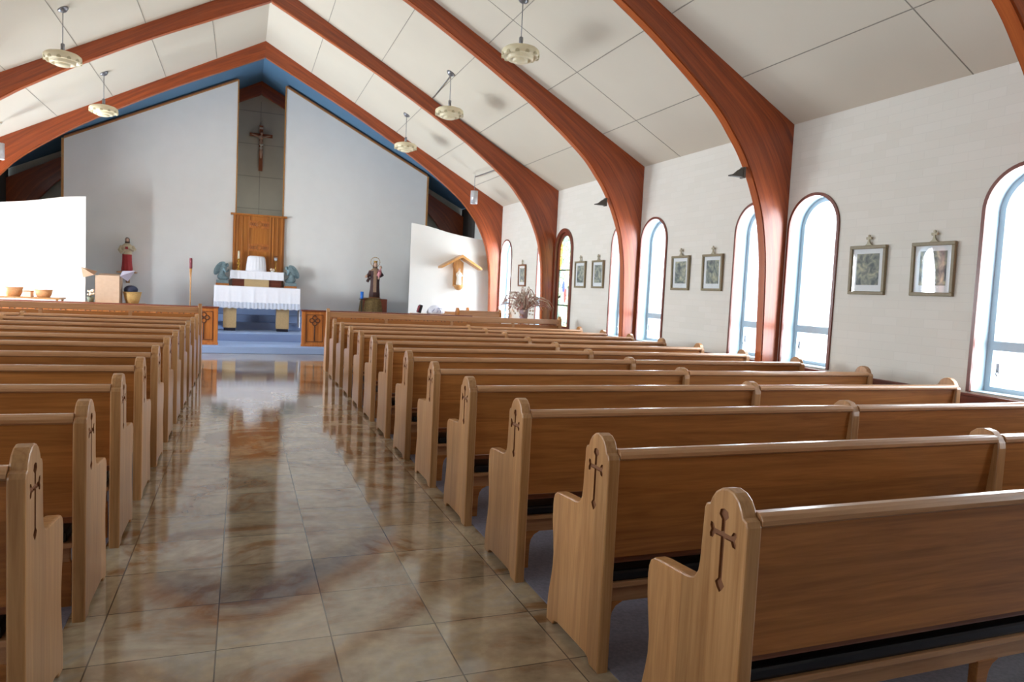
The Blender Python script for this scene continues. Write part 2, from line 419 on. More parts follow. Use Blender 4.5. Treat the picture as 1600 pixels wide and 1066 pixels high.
# windows
CB = [15.405, 12.025, 8.645, 5.265, 1.885]
WIN = [c+d for c in CB for d in (1.2, -1.2)]
SILL, SPR, WR = .82, 2.42, .365
def arch_outline(r, z0, zs, n=20, yc=0, zr=None):
    zr = zr or r
    return [(yc-r, z0), (yc+r, z0)] + [(yc+r*math.cos(PI*k/n), zs+zr*math.sin(PI*k/n)) for k in range(n+1)]
def is_stained(y, side): return side > 0 and abs(y-(CB[1]+1.2)) < .01
def wall(side, name):
    x0, x1 = (XR, XR+.3) if side > 0 else (XL-.3, XL)
    mb = MB(); mb.box(x0, x1, YB, YF, 0, ZE, 'wall'); o = struct(mb.obj(name))
    c = MB(); c.mi('reveal')
    for y in WIN: c.prism(arch_outline(WR, SILL, SPR, yc=y), x0-.05, x1+.05, 'reveal')
    co = c.obj('tmp'); cut(o, co); bpy.data.objects.remove(co)
wall(1, 'wall_right'); wall(-1, 'wall_left')
mb = MB()
gp = [(XL, 0), (XR, 0), (XR, ZE), (CX, ZR), (XL, ZE)]
mb.prism([(XL, 0), (XR, 0), (XR, 3.92), (CX, ZR), (XL, 3.92)], YF-.1, YF+.1, 'backgrey', 'XZ')
for k in range(1, 8): mb.box(CX-3, CX+3, YF-.106, YF-.1, k*.86-.005, k*.86+.005, 'seam')
for x in (CX, ): mb.box(x-.005, x+.005, YF-.106, YF-.1, 0, 6.3, 'seam')
struct(mb.obj('wall_altar'))
mb = MB(); mb.prism(gp, YB-.2, YB, 'backplain', 'XZ'); struct(mb.obj('wall_rear'))
# ceiling: two slopes, nave in off-white board with seams, sanctuary blue
def slope(side, y0, y1, mat, name, seams):
    x = XR if side > 0 else XL
    e = .35*side
    mb = MB(); k_ = SLOPE if seams else .5; ze = ZR-k_*(XR-CX+.35)
    mb.prism([(CX, ZR), (x+e, ze), (x+e, ze+.12), (CX, ZR+.12)], y0, y1, mat, 'XZ')
    if seams:
        ang = math.atan(SLOPE)
        for k in range(0, 6):
            xx = CX+side*.987*k if k else CX+side*.004
            if k: mb.box(-.005, .005, y0, y1, -.003, .002, 'seam', mat=Matrix.Translation((xx, 0, ceil_z(xx))) @ Matrix.Rotation(side*ang, 4, 'Y'))
        L_ = math.hypot(x-CX, ZR-ZE)
        for yy in seams:
            mb.box(0, L_, yy-.005, yy+.005, -.003, .002, 'seam', mat=Matrix.Translation((CX, 0, ZR)) @ (Matrix.Rotation(ang, 4, 'Y') if side > 0 else Matrix.Rotation(PI-ang, 4, 'Y')))
    struct(mb.obj(name))
NS = [9.25, 4.67, 1.2]
slope(1, YB-.2, AY[1]+.07, 'ceil', 'ceiling', NS); slope(-1, YB-.2, AY[1]+.07, 'ceil', 'ceiling.001', [4.67])
slope(1, AY[1]+.07, YF+.2, 'blueceil', 'ceiling.002', None); slope(-1, AY[1]+.07, YF+.2, 'blueceil', 'ceiling.003', None)
# wainscot trim below the sills
for n, (x0, x1) in enumerate(((XR-.025, XR), (XL, XL+.025))):
    mb = MB(); mb.box(x0, x1, YB, 15.44, 0, .785, 'wainscot'); s_ = 1 if n else -1
    mb.box(min(x0, x1)-(.02 if n == 0 else 0), max(x0, x1)+(.02 if n else 0), YB, 15.44, .785, .808, 'redtrim', .004)
    struct(mb.obj('trim_%d' % (n+1)))

# windows
def ring(mb, r_in, r_out, z_bot_in, z_bot_out, zs, x0, x1, m, closed=True, n=24):
    inn = [(-r_in, z_bot_in)] + [(-r_in*math.cos(PI*k/n), zs+r_in*math.sin(PI*k/n)) for k in range(n+1)] + [(r_in, z_bot_in)]
    out = [(-r_out, z_bot_out)] + [(-r_out*math.cos(PI*k/n), zs+r_out*math.sin(PI*k/n)) for k in range(n+1)] + [(r_out, z_bot_out)]
    bm = mb.bm; V = [[bm.verts.new((x, p[0], p[1])) for p in L_] for L_ in (inn, out) for x in (x0, x1)]
    i0, i1, o0, o1 = V; fs = []
    rng = range(len(inn)) if closed else range(len(inn)-1)
    for k in rng:
        j = (k+1) % len(inn)
        for A, B in ((i0, o0), (o0, o1), (o1, i1), (i1, i0)): fs.append(bm.faces.new((A[k], A[j], B[j], B[k])))
    if not closed:
        for k in (0, -1): fs.append(bm.faces.new((i0[k], o0[k], o1[k], i1[k])))
    bmesh.ops.recalc_face_normals(bm, faces=fs); mb._fin(fs, m)
def window(n, y, side):
    st = is_stained(y, side)
    w = link('window_%d' % n, None, None, (XR if side > 0 else XL, y, 0)); w['kind'] = 'structure'
    X = lambda a: a*side
    cw = .075 if st else .03
    mb = MB(); ring(mb, WR-.004, WR+cw, SILL, SILL-.0, SPR, X(-.03 if st else -.02), X(.05 if st else .004), 'redtrim', closed=False); mb.obj('casing', w)
    if st:
        mb = MB(); ring(mb, WR-.07, WR-.002, SILL+.05, SILL+.002, SPR, X(.03), X(.09), 'redtrim'); mb.obj('window_frame', w)
        mb = MB(); V = [mb.bm.verts.new((X(.06), p[0], p[1])) for p in arch_outline(WR-.06, SILL+.04, SPR)]
        mb._fin([mb.bm.faces.new(V)], 'stglass'); g = mb.obj('stained_glass', w)
        for z in (1.30, 2.02):
            a = MB(); a.box(X(.045), X(.07), -.3, .3, z-.01, z+.01, 'black'); a.obj('lead_bar', g)
    else:
        mb = MB(); ring(mb, WR-.055, WR-.002, SILL+.055, SILL+.002, SPR, X(.17), X(.22), 'frameblue')
        mb.box(X(.165), X(.225), -WR+.03, WR-.03, 1.20, 1.285, 'frameblue', .004); f = mb.obj('window_frame', w)
        mb = MB(); mb.prism(arch_outline(WR-.045, SILL+.045, SPR), X(.19), X(.196), 'glass'); mb.obj('pane', w)
        mb = MB(); mb.box(X(0), X(.2), -WR+.003, WR-.003, SILL+.001, SILL+.012, 'reveal'); mb.obj('window_sill', w)
        mb = MB(); mb.box(X(.14), X(.165), .22, .25, 1.0, 1.09, 'steel', .004); mb.tube([(X(.15), .235, 1.02), (X(.10), .22, 1.0), (X(.09), .2, .98)], .006, 'steel'); mb.obj('handle', f)
n = 0
for side in (1, -1):
    for y in WIN: n += 1; window(n, y, side)
# daylight outside every window (real lamps behind the glass)
def area(name, loc, rot, sx, sy, P, c=(1, 1, 1)):
    l = bpy.data.lights.new(name, 'AREA'); l.shape = 'RECTANGLE'; l.size = sx; l.size_y = sy; l.energy = P; l.color = c
    o = bpy.data.objects.new(name, l); COL.objects.link(o); o.location = loc; o.rotation_euler = rot; return o
SKY = (.92, .96, 1.0)
PR, PL = 120, 170
for side in (1, -1):
    for y in WIN:
        st = is_stained(y, side)
        X = (XR+.42) if side > 0 else (XL-.42)
        area('daylight', (X, y, 1.78), (0, side*PI/2, 0), 2.3, 1.1, 16 if st else (PR*(2.3 if y > 15 else 1) if side > 0 else (880 if y > 15.5 else 900 if y > 14 else 520 if y > 12.5 else PL)), SKY)

area('niche_fill', (CX, 19.45, 3.3), (PI*.68, 0, 0), 1.0, .3, 3.5, (1, .97, .9))  # added fill light without a fixture, brightens the niche wall
# ------------------------------------------------------------------ arches
half_in = curve_pts([(0, 6.44), (1.0, 5.94), (1.93, 5.465), (2.88, 4.93), (3.66, 4.45), (4.0, 4.21), (4.31, 3.98), (4.66, 3.69), (4.88, 3.44), (5.04, 3.23), (5.19, 2.96), (5.33, 2.62), (5.405, 2.3), (5.45, 1.95), (5.475, 1.4), (5.49, .8), (5.495, 0)], 4)
def arch(yf, label):
    t = thing('laminated_arch', label, 'arch', (CX, yf, 0), group='laminated wood arches of the nave')
    D = .13; hw = XR-CX-.0
    # arc length of inner
    acc = [0]
    for a, b in zip(half_in, half_in[1:]): acc.append(acc[-1]+math.dist(a, b))
    Lr = math.hypot(hw, ZR-ZE)
    tot_out = Lr+ZE
    for sd in (1, -1):
        bm = bmesh.new(); uvl = bm.loops.layers.uv.new('UVMap'); rows = []
        # find inner index that pairs with the eave corner
        eave_i = min(range(len(half_in)), key=lambda i: abs((half_in[i][0]-hw)*1 - (half_in[i][1]-ZE)*-1 + 0))
        ei = min(range(len(half_in)), key=lambda i: math.dist(half_in[i], (4.72, 3.62)))
        for i, p in enumerate(half_in):
            if i <= ei: s = acc[i]/acc[ei]; q = (hw*s, ZR-(ZR-ZE)*s)
            else:
                s = (acc[i]-acc[ei])/(acc[-1]-acc[ei]); q = (hw, ZE*(1-s))
            rows.append((p, q, acc[i]))
        K = 4; G = []
        for p, q, a in rows:
            line = []
            for k in range(K+1):
                t_ = k/K; x = p[0]+(q[0]-p[0])*t_; z = p[1]+(q[1]-p[1])*t_
                line.append((bm.verts.new((sd*x, 0, z)), bm.verts.new((sd*x, D, z)), a, math.dist(p, q)*t_))
            G.append(line)
        def face(vs, uvs, mi):
            f = bm.faces.new(vs); f.material_index = mi
            for l, u in zip(f.loops, uvs): l[uvl].uv = u
        for A, B in zip(G, G[1:]):
            for k in range(K):
                a, b, c, d = A[k], A[k+1], B[k+1], B[k]
                for s_ in (0, 1): face([v[s_] for v in (a, b, c, d)], [(v[2], v[3]) for v in (a, b, c, d)], 0)
            a, d = A[0], B[0]; face([a[0], d[0], d[1], a[1]], [(a[2], 0), (d[2], 0), (d[2], .13), (a[2], .13)], 1)
            a, d = A[K], B[K]; face([a[0], d[0], d[1], a[1]], [(a[2], 0), (d[2], 0), (d[2], .13), (a[2], .13)], 1)
        for L_ in (G[0], G[-1]):
            for k in range(K):
                a, b = L_[k], L_[k+1]; face([a[0], b[0], b[1], a[1]], [(a[2], a[3]), (b[2], b[3]), (b[2], b[3]), (a[2], a[3])], 0)
        bmesh.ops.recalc_face_normals(bm, faces=bm.faces)
        bmesh.ops.bevel(bm, geom=[e for e in bm.edges if e.calc_length() > .001 and len(e.link_faces) == 2 and {e.link_faces[0].material_index, e.link_faces[1].material_index} == {0, 1} and min((e.verts[0].co-Vector((sd*r[0][0], e.verts[0].co.y, r[0][1]))).length for r in rows) < .001], offset=.012, segments=2, affect='EDGES')
        me = bpy.data.meshes.new('arch_half'); bm.to_mesh(me); bm.free()
        me.materials.append(M['arch']); me.materials.append(M['archsoffit'])
        link('arch_half', me, t)
    return t
arch_labels = ['dark wooden arch against the rear wall of the sanctuary, behind the tall white panels',
 'red-brown laminated wood arch framing the sanctuary, farthest arch of the nave',
 'red-brown laminated wood arch beside the stained glass window, second from the sanctuary',
 'red-brown laminated wood arch in the middle of the nave, third from the sanctuary',
 'large red-brown laminated wood arch between two bright windows, fourth from the sanctuary',
 'red-brown laminated wood arch nearest the camera, just showing in the upper right corner']
ARCH = [arch(y, l) for y, l in zip(AY, arch_labels)]
for k, (yy, lb) in enumerate(((AY[4], 'small dark metal bracket on the underside of the large nearer arch'), (AY[3], 'small dark metal bracket on the underside of the middle arch'))):
    b = thing('bracket', lb, 'bracket', (5.43, yy+.05, 3.03), group='dark brackets on the arches')
    mb = MB(); mb.prism([(0, -.05), (0, .06), (-.05, .03), (-.11, -.02), (-.17, -.035), (-.17, -.05)], -.03, .03, 'darkbracket', 'XZ', .003); mb.obj('arm', b)
    mb = MB(); mb.box(-.002, .03, -.035, .035, -.06, .07, 'darkbracket', .004); mb.obj('plate', b)

# ------------------------------------------------------------------ pews
PROF = [(0, .0), (0, .868), (.006, .885), (.022, .892), (.030, .912), (.045, .935), (.07, .952), (.1, .958), (.13, .952), (.155, .936), (.172, .913), (.180, .894), (.198, .887), (.205, .872), (.212, .70), (.218, .665), (.232, .642), (.252, .632), (.275, .628), (.43, .618), (.465, .612), (.487, .597), (.497, .573), (.5, .54), (.497, .47), (.483, .40), (.472, .33), (.472, .27), (.483, .21), (.498, .15), (.508, .09), (.51, .03), (.51, 0), (.445, 0), (.425, .022), (.39, .03), (.12, .03), (.09, .022), (.075, 0)]
MIDP = [(0, .03), (-.004, .84), (.0, .868), (.016, .897), (.046, .921), (.085, .929), (.124, .921), (.154, .897), (.168, .862), (.17, .7), (.19, .642), (.25, .618), (.43, .608), (.47, .6), (.49, .575), (.495, .52), (.475, .35), (.47, .25), (.49, .1), (.49, .03)]
PLEN, PMID, TH = 4.379, 2.241, .052
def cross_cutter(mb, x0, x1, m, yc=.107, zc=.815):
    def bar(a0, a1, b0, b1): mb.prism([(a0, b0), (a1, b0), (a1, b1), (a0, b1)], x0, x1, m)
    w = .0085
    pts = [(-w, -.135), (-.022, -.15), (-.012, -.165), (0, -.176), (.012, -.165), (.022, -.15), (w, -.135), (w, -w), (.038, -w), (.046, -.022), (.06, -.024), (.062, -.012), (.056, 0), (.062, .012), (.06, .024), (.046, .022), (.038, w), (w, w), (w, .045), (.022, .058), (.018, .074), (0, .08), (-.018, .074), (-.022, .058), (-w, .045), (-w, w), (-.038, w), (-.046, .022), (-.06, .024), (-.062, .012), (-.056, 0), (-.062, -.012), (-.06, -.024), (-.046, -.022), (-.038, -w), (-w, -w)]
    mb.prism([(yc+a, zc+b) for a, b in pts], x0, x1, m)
def make_pew(s):
    t = thing('pew', 'oak pew', 'pew')
    X = lambda a: s*a
    def endp(x0, x1, carved):
        mb = MB(); mb.prism(PROF, X(x0), X(x1), 'oakZ', bev=.007); o = mb.obj('end_panel', t)
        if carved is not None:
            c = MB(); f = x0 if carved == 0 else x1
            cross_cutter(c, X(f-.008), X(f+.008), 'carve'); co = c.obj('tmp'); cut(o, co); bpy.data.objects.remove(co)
        return o
    endp(0, TH, 0); endp(PLEN-TH, PLEN, 1)
    mb = MB(); mb.prism(MIDP, X(PMID-.025), X(PMID+.03), 'oakZ', bev=.006); mb.obj('center_support', t)
    for a, b in ((TH, PMID-.025), (PMID+.03, PLEN-TH)):
        mb = MB(); mb.prism([(.022, .862), (.058, .45), (.08, .45), (.045, .862)], X(a), X(b), 'oakX'); mb.obj('backrest', t)
        mb = MB(); mb.prism([(.0, .872), (.0, .886), (.008, .898), (.022, .905), (.045, .905), (.06, .895), (.062, .872), (.05, .862), (.014, .862)], X(a), X(b), 'oakcap', bev=.002); mb.obj('cap_rail', t)
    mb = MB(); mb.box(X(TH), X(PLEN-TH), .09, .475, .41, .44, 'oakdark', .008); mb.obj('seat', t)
    # kneeler stowed under the seat
    k = MB(); k.box(X(.075), X(PLEN-.09), .13, .40, .285, .308, 'oakcap', .004); k.box(X(.09), X(PLEN-.10), .17, .195, .205, .285, 'oakcap', .004)
    k = k.obj('kneeler', t)
    mb = MB(); mb.box(X(.1), X(PLEN-.12), .14, .38, .308, .355, 'black', .012); mb.obj('pad', k)
    for x in (.085, 1.25, 2.35, 3.3, PLEN-.17):
        mb = MB()
        mb.prism([(X(a), z) for a, z in ((x, 0), (x+.055, 0), (x+.058, .13), (x+.065, .165), (x+.082, .19), (x+.11, .205), (x+.11, .21), (x, .21))], .165, .2, 'oakX', 'XZ', .003)
        mb.obj('leg', k)
    return t
pR, pL = make_pew(1), make_pew(-1)
ords = ['first', 'second', 'third', 'fourth', 'fifth', 'sixth', 'seventh', 'eighth', 'ninth', 'tenth', 'eleventh', 'twelfth']
YP = [1.60, 2.42, 3.335]+[1.5446+.9*(k-1) for k in range(4, 13)]
for i, y in enumerate(YP):
    o = pR if i == 0 else copy_tree(pR)
    o.location = (1.357, y, 0)
    if i == 0: l = 'oak pew with carved cross end, right of the aisle, nearest the camera'
    elif i == 11: l = 'oak pew right of the aisle in the foremost row, just behind the front screen'
    else: l = 'oak pew with carved cross end, right of the aisle, %s row from the camera' % ords[i]
    tag(o, l, 'pew', 'oak pews right of the aisle')
YPL = [2.505+.9067*k for k in range(0, 11)]
for i, y in enumerate(YPL):
    o = pL if i == 0 else copy_tree(pL)
    o.location = (-.6045, y, 0)
    if i == 0: l = 'oak pew left of the aisle, nearest the camera in the lower left corner'
    elif i == 10: l = 'oak pew left of the aisle in the foremost row, just behind the front screen'
    else: l = 'oak pew left of the aisle, %s row from the camera' % ords[i]
    tag(o, l, 'pew', 'oak pews left of the aisle')
# front screens
def screen(s, label):
    t = thing('pew_screen', label, 'screen', (1.357 if s > 0 else -.6045, 12.44, 0))
    X = lambda a: s*a
    pr = [(0, 0), (0, 1.03), (.03, 1.06), (.06, 1.09), (.09, 1.06), (.12, 1.03), (.13, .9), (.22, .6), (.3, .55), (.3, .1), (.33, 0)]
    for a, b in ((0, TH), (4.41-TH, 4.41)):
        mb = MB(); mb.prism(pr, X(a), X(b), 'oakZ', bev=.006); mb.obj('end_panel', t)
    mb = MB(); mb.box(X(TH), X(4.41-TH), .02, .09, .935, 1.03, 'oakcap', .01); mb.obj('top_rail', t)
    mb = MB(); mb.box(X(TH), X(4.41-TH), .04, .07, .08, .918, 'oakX', .004); mb.obj('front_panel', t)
    for x in (1.0, 2.2, 3.4):
        mb = MB(); mb.box(X(x), X(x+.05), .035, .075, .86, .945, 'oakcap', .004); mb.obj('post', t)
screen(1, 'low oak screen in front of the right-hand pews, with open top rail')
screen(-1, 'low oak screen in front of the left-hand pews, with open top rail')

# ------------------------------------------------------------------ sanctuary
Z1, Z2 = .14, .31
mb = MB(); mb.box(XL, XR, 15.45, 20.6, 0, Z1, 'carpet', .01); struct(mb.obj('floor.003'))
mb = MB(); mb.box(XL+.9, XR-.9, 16.9, 20.6, Z1, Z2, 'carpet', .01); struct(mb.obj('floor.004'))
for k, (y, z) in enumerate(((18.4, .48), (18.65, .65), (18.9, .82))):
    mb = MB(); mb.box(-.85, 1.6, y, 20.6, z-.17, z, 'carpet', .012); struct(mb.obj('floor.%03d' % (5+k)))
# tall white panels, wood edged
def tall_panel(s, label):
    t = thing('wall_panel', label, 'panel', (CX, 19.2, 0))
    X = lambda a: s*a
    a, b = .575, 4.27
    zt = lambda d: 6.70-.497*d
    z0 = Z2
    mb = MB(); mb.prism([(X(a), .3), (X(b), .3), (X(b), zt(b)), (X(a), zt(a))], 0, .12, 'panel', 'XZ'); mb.obj('panel_face', t)
    mb = MB(); mb.box(X(a-.03), X(a), -.012, .132, .3, zt(a)+.01, 'edgeoak', .003); mb.obj('edge_strip', t)
    mb = MB(); mb.box(X(b), X(b+.05), -.012, .132, .3, zt(b)-.02, 'edgeoak', .003); mb.obj('edge_strip', t)
    mb = MB(); mb.prism([(X(a), zt(a)-.03), (X(b), zt(b)-.03), (X(b), zt(b)), (X(a), zt(a))], -.012, -.001, 'edgeoak', 'XZ')
    mb.prism([(X(a), zt(a)), (X(b), zt(b)), (X(b), zt(b)+.03), (X(a), zt(a)+.03)], -.02, .12, 'carve', 'XZ'); mb.obj('top_edge_and_shade', t)  # oak edge, plus a dark strip painting the shadow gap above it
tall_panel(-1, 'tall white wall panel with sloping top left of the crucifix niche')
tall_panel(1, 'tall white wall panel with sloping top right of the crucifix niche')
# curved wing walls
def wing(s, label):
    t = thing('wing_wall', label, 'wall', (CX, 19.1, 0))
    P = curve_pts([(3.53, -1.52, 3.12), (3.95, -1.60, 3.06), (4.5, -1.68, 2.93), (5.0, -1.74, 2.85), (5.70, -1.78, 2.76)], 6)
    mb = MB(); bm = mb.bm; rows = []
    for i, p in enumerate(P):
        q = P[min(i+1, len(P)-1)]; r = P[max(i-1, 0)]
        d = Vector((q[0]-r[0], q[1]-r[1])).normalized(); nn = Vector((-d.y, d.x))*.08
        rows.append([bm.verts.new((s*(p[0]+o[0]), p[1]+o[1], z)) for o in ((0, 0), (nn.x, nn.y)) for z in (Z1, p[2])])
    fs = []
    for A, B in zip(rows, rows[1:]):
        for a, b in ((0, 1), (1, 3), (3, 2), (2, 0)): fs.append(bm.faces.new((A[a], A[b], B[b], B[a])))
    for R_ in (rows[0], rows[-1]): fs.append(bm.faces.new((R_[0], R_[1], R_[3], R_[2])))
    bmesh.ops.recalc_face_normals(bm, faces=fs); mb._fin(fs, 'wing', True)
    o = mb.obj('plaster_shell', t)
    for p in o.data.polygons: p.use_smooth = abs(p.normal.z) < .3
    md = o.modifiers.new('e', 'EDGE_SPLIT'); md.split_angle = .6
wing(-1, 'low curved white wing wall at the far left of the sanctuary, brightly lit')
wing(1, 'low curved white wing wall carrying the little roofed shrine, right of the sanctuary')
# side walls of the hidden recesses, their shade put into the dark colour
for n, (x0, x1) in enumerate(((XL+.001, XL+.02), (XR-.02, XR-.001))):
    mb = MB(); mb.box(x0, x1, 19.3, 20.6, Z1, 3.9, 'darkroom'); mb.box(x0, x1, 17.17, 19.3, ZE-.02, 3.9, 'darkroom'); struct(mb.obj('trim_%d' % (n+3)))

# reredos
t = thing('reredos', 'tall golden oak reredos with carved medallions behind the tabernacle', 'reredos', (CX, 19.14, .82))
mb = MB(); mb.box(-.62, .60, 0, .05, 0, 2.29, 'goldoak', .004); mb.obj('back_board', t)
mb = MB(); mb.box(-.68, .66, -.03, .07, 2.29, 2.34, 'goldoak', .006); mb.obj('cornice', t)
for x in (-.60, -.53, -.42, -.26, .24, .31, .42, .53):
    mb = MB(); mb.box(x, x+.035, -.018, 0, 0, 2.29, 'goldoak', .004); mb.obj('molding', t)
for z in (2.09, 1.51):
    mb = MB(); mb.box(-.24, .23, -.022, -.001, z-.09, z+.09, 'railoak', .004); o = mb.obj('carved_block', t)
    mb = MB()
    for r in (.065, .04): mb.torus((-.005, -.024, z), r, .01, 'goldoak', Matrix.Rotation(PI/2, 4, 'X'), 20, 6)
    for sx in (-1, 1):
        for k in range(3): mb.torus((-.005+sx*(.1+.045*k), -.024, z), .03, .006, 'carve', Matrix.Rotation(PI/2, 4, 'X'), 12, 5)
    mb.obj('medallion', o)
# high altar
t = thing('high_altar', 'narrow dark wooden high altar with a tan centre panel, under the tabernacle', 'altar', (CX-.03, 18.95, .82))
mb = MB(); mb.box(-.61, .61, -.1, .17, .86, .9, 'railoak', .004); mb.obj('table_top', t)
mb = MB(); mb.box(-.58, .58, -.02, .15, 0, .86, 'raildark', .004); mb.obj('body', t)
mb = MB(); mb.box(-.3, .28, -.05, -.02, .1, .80, 'blond', .003); mb.obj('center_panel', t)
def drape(name, label, cx, y0, y1, zt, hw, front, side, lace=0, mat='cloth', seed=1):
    mb = MB(); bm = mb.bm; rnd = random.Random(seed)
    t_ = .012
    mb.box(cx-hw, cx+hw, y0, y1, zt, zt+t_, mat, .005)
    n = 60; rows = []
    zb = zt-front
    for i in range(n+1):
        x = cx-hw+2*hw*i/n; w = .008*math.sin(i*1.1)+.006*math.sin(i*.37+1)
        rows.append([bm.verts.new((x, y0+(-.002-.010-abs(w))*(f if f < 1 else 1)+.001, zt+t_*.6-(front)*f)) for f in (0, .1, .5, 1)])
    fs = [bm.faces.new((A[k], A[k+1], B[k+1], B[k])) for A, B in zip(rows, rows[1:]) for k in range(3)]
    mb._fin(fs, mat, True)
    for sg in (-1, 1):
        R_ = []
        for i in range(25):
            y = y0+(y1-y0)*i/24; w = .01*math.sin(i*1.3)
            R_.append([bm.verts.new((cx+sg*(hw+.004+abs(w)*f), y, zt+t_*.6-side*f)) for f in (0, .3, 1)])
        mb._fin([bm.faces.new((A[k], A[k+1], B[k+1], B[k])) for A, B in zip(R_, R_[1:]) for k in range(2)], mat, True)
    o = mb.obj(name)
    tag(o, label, 'tablecloth')
    if lace:
        mb = MB(); bm = mb.bm; R_ = []
        n = 160
        for i in range(n+1):
            x = cx-hw+2*hw*i/n; sc = .02*abs(math.sin(i/n*PI*14))
            R_.append([bm.verts.new((x, y0-.022-.004*math.sin(i*.9), zz)) for zz in (zb+.02, zb-lace*.5, zb-lace+.02-sc)])
        mb._fin([bm.faces.new((A[k], A[k+1], B[k+1], B[k])) for A, B in zip(R_, R_[1:]) for k in range(2)], 'lace', True)
        mb.obj('lace_hem', o)
    return o
drape('altar_cloth', 'short white cloth over the high altar below the tabernacle', CX-.03, 18.83, 19.1, 1.722, .625, .2, .22)
# tabernacle under its veil
t = thing('tabernacle', 'veiled tabernacle under a pleated white cover on the high altar', 'tabernacle', (CX-.06, 18.98, 1.735))
mb = MB(); mb.lathe([(.24, 0), (.235, .05), (.22, .2), (.205, .32), (.19, .36), (.15, .378), (0, .385)], 'cloth', n=72, sx=1, sy=.55, wob=lambda a, z: .03*math.sin(a*18)*(1 if z < .33 else .3)); mb.obj('veil', t)
mb = MB(); mb.box(-.14, .14, -.08, .08, .38, .40, 'goldoak', .004); mb.obj('lid', t)
# candlesticks
t = thing('candlestick', 'brass candlestick with a white candle, left of the tabernacle', 'candlestick', (-.10, 18.98, 1.735))
mb = MB(); mb.lathe([(.06, 0), (.062, .015), (.03, .04), (.016, .07), (.016, .13), (.034, .155), (.036, .18), (.016, .21), (.016, .25), (.04, .275), (.045, .29), (.0, .292)], 'brass'); mb.obj('stand', t)
mb = MB(); mb.lathe([(.026, .29), (.026, .47), (.012, .485), (.0, .487)], 'wax', n=16); mb.tube([(0, 0, .48), (.003, 0, .505)], .003, 'black'); mb.obj('candle', t)
t = thing('oil_lamp', 'slender dark metal stand with a small glass lamp, right of the tabernacle', 'lamp', (.775, 18.98, 1.735))
mb = MB(); mb.lathe([(.055, 0), (.056, .012), (.016, .03), (.01, .06), (.01, .25), (.03, .27), (.03, .28), (0, .281)], 'brass'); mb.obj('stand', t)
mb = MB(); mb.lathe([(.02, .281), (.036, .31), (.038, .37), (.034, .37), (.03, .31), (0, .29)], 'whitemetal'); mb.obj('bowl', t)
mb = MB(); mb.torus((0, 0, .40), .055, .005, 'darkbracket')
for k in range(3): mb.tube([(.055*math.cos(k*2.1), .055*math.sin(k*2.1), .40), (.03*math.cos(k*2.1), .03*math.sin(k*2.1), .275)], .003, 'darkbracket')
mb.obj('hanger', t)
t = thing('flower_bowl', 'small bowl of pale flowers at the right end of the high altar cloth', 'flowers', (.70, 18.90, 1.735))
mb = MB(); mb.lathe([(.03, 0), (.05, .03), (.045, .04), (0, .035)], 'ivory'); mb.obj('bowl', t)
mb = MB(); rn = random.Random(3)
for k in range(16): mb.ball((rn.uniform(-.05, .05), rn.uniform(-.04, .04), .05+rn.uniform(0, .03)), .014, 'petal', 8)
mb.obj('blossoms', t)

# front altar
t = thing('altar', 'free-standing altar on two pale legs with dark plinths, in front of the steps', 'altar', (CX-.03, 17.6, Z2))
mb = MB(); mb.box(-.93, .93, .0, .75, .98, 1.03, 'blond', .006); mb.obj('table_top', t)
for a in (-.745, .43):
    mb = MB(); mb.box(a, a+.285, .16, .55, .07, .98, 'blond', .004); l = mb.obj('leg', t)
    mb = MB(); mb.box(a+.015, a+.27, .175, .535, 0, .07, 'darkplinth', .002); mb.obj('plinth', l)
drape('altar_cloth', 'long white altar cloth with lace hem hanging over the free-standing altar', CX-.03, 17.57, 18.38, 1.342, .945, .37, .93, lace=.13, seed=4)
# kneeling angels
def angel(x, s, label):
    t = thing('angel_statue', label, 'statue', (x, 18.95, .82), group='bronze angels flanking the high altar')
    mb = MB(); mb.box(-.15, .15, -.12, .12, 0, .58, 'railoak', .006); mb.obj('pedestal', t)
    z = .58
    mb = MB(); mb.box(-.14, .14, -.1, .1, z, z+.08, 'verd', .01); mb.obj('base', t)
    z += .08
    mb = MB()
    X = lambda a: s*a
    mb.ball((X(-.02), 0, z+.08), (.11, .085, .09), 'verd'); mb.ball((X(.05), 0, z+.05), (.09, .08, .06), 'verd')
    mb.tube([(X(-.03), 0, z+.1), (X(-.02), 0, z+.2), (X(.03), 0, z+.29), (X(.07), 0, z+.33)], [.085, .07, .07, .04], 'verd', 12)
    mb.ball((X(.095), 0, z+.37), (.045, .04, .052), 'verd')
    for q in (-1, 1):
        mb.tube([(X(.03), q*.065, z+.29), (X(.07), q*.08, z+.2), (X(.12), q*.03, z+.23), (X(.14), q*.01, z+.27)], [.028, .026, .022, .016], 'verd', 8)
    fuse(mb, 'figure', t, voxel=.009, mats=('verd',))
    for q in (-1, 1):
        mb = MB()
        out = curve_pts([(X(.06), z+.34), (X(.05), z+.44), (X(-.05), z+.44), (X(-.14), z+.36), (X(-.2), z+.24), (X(-.2), z+.14), (X(-.14), z+.12), (X(-.09), z+.18), (X(-.02), z+.24)], 4)
        mb.prism(out, q*.045, q*.07, 'verd', 'XZ', .004)
        for k in range(4): mb.tube([(X(-.02-.03*k), q*.072, z+.40-.02*k), (X(-.06-.03*k), q*.075, z+.28-.03*k), (X(-.11-.02*k), q*.072, z+.16-.01*k)], .007, 'verd', 6)
        mb.obj('wing', t)
angel(-.46, 1, 'weathered green bronze kneeling angel left of the high altar')
angel(1.14, -1, 'weathered green bronze kneeling angel right of the high altar')

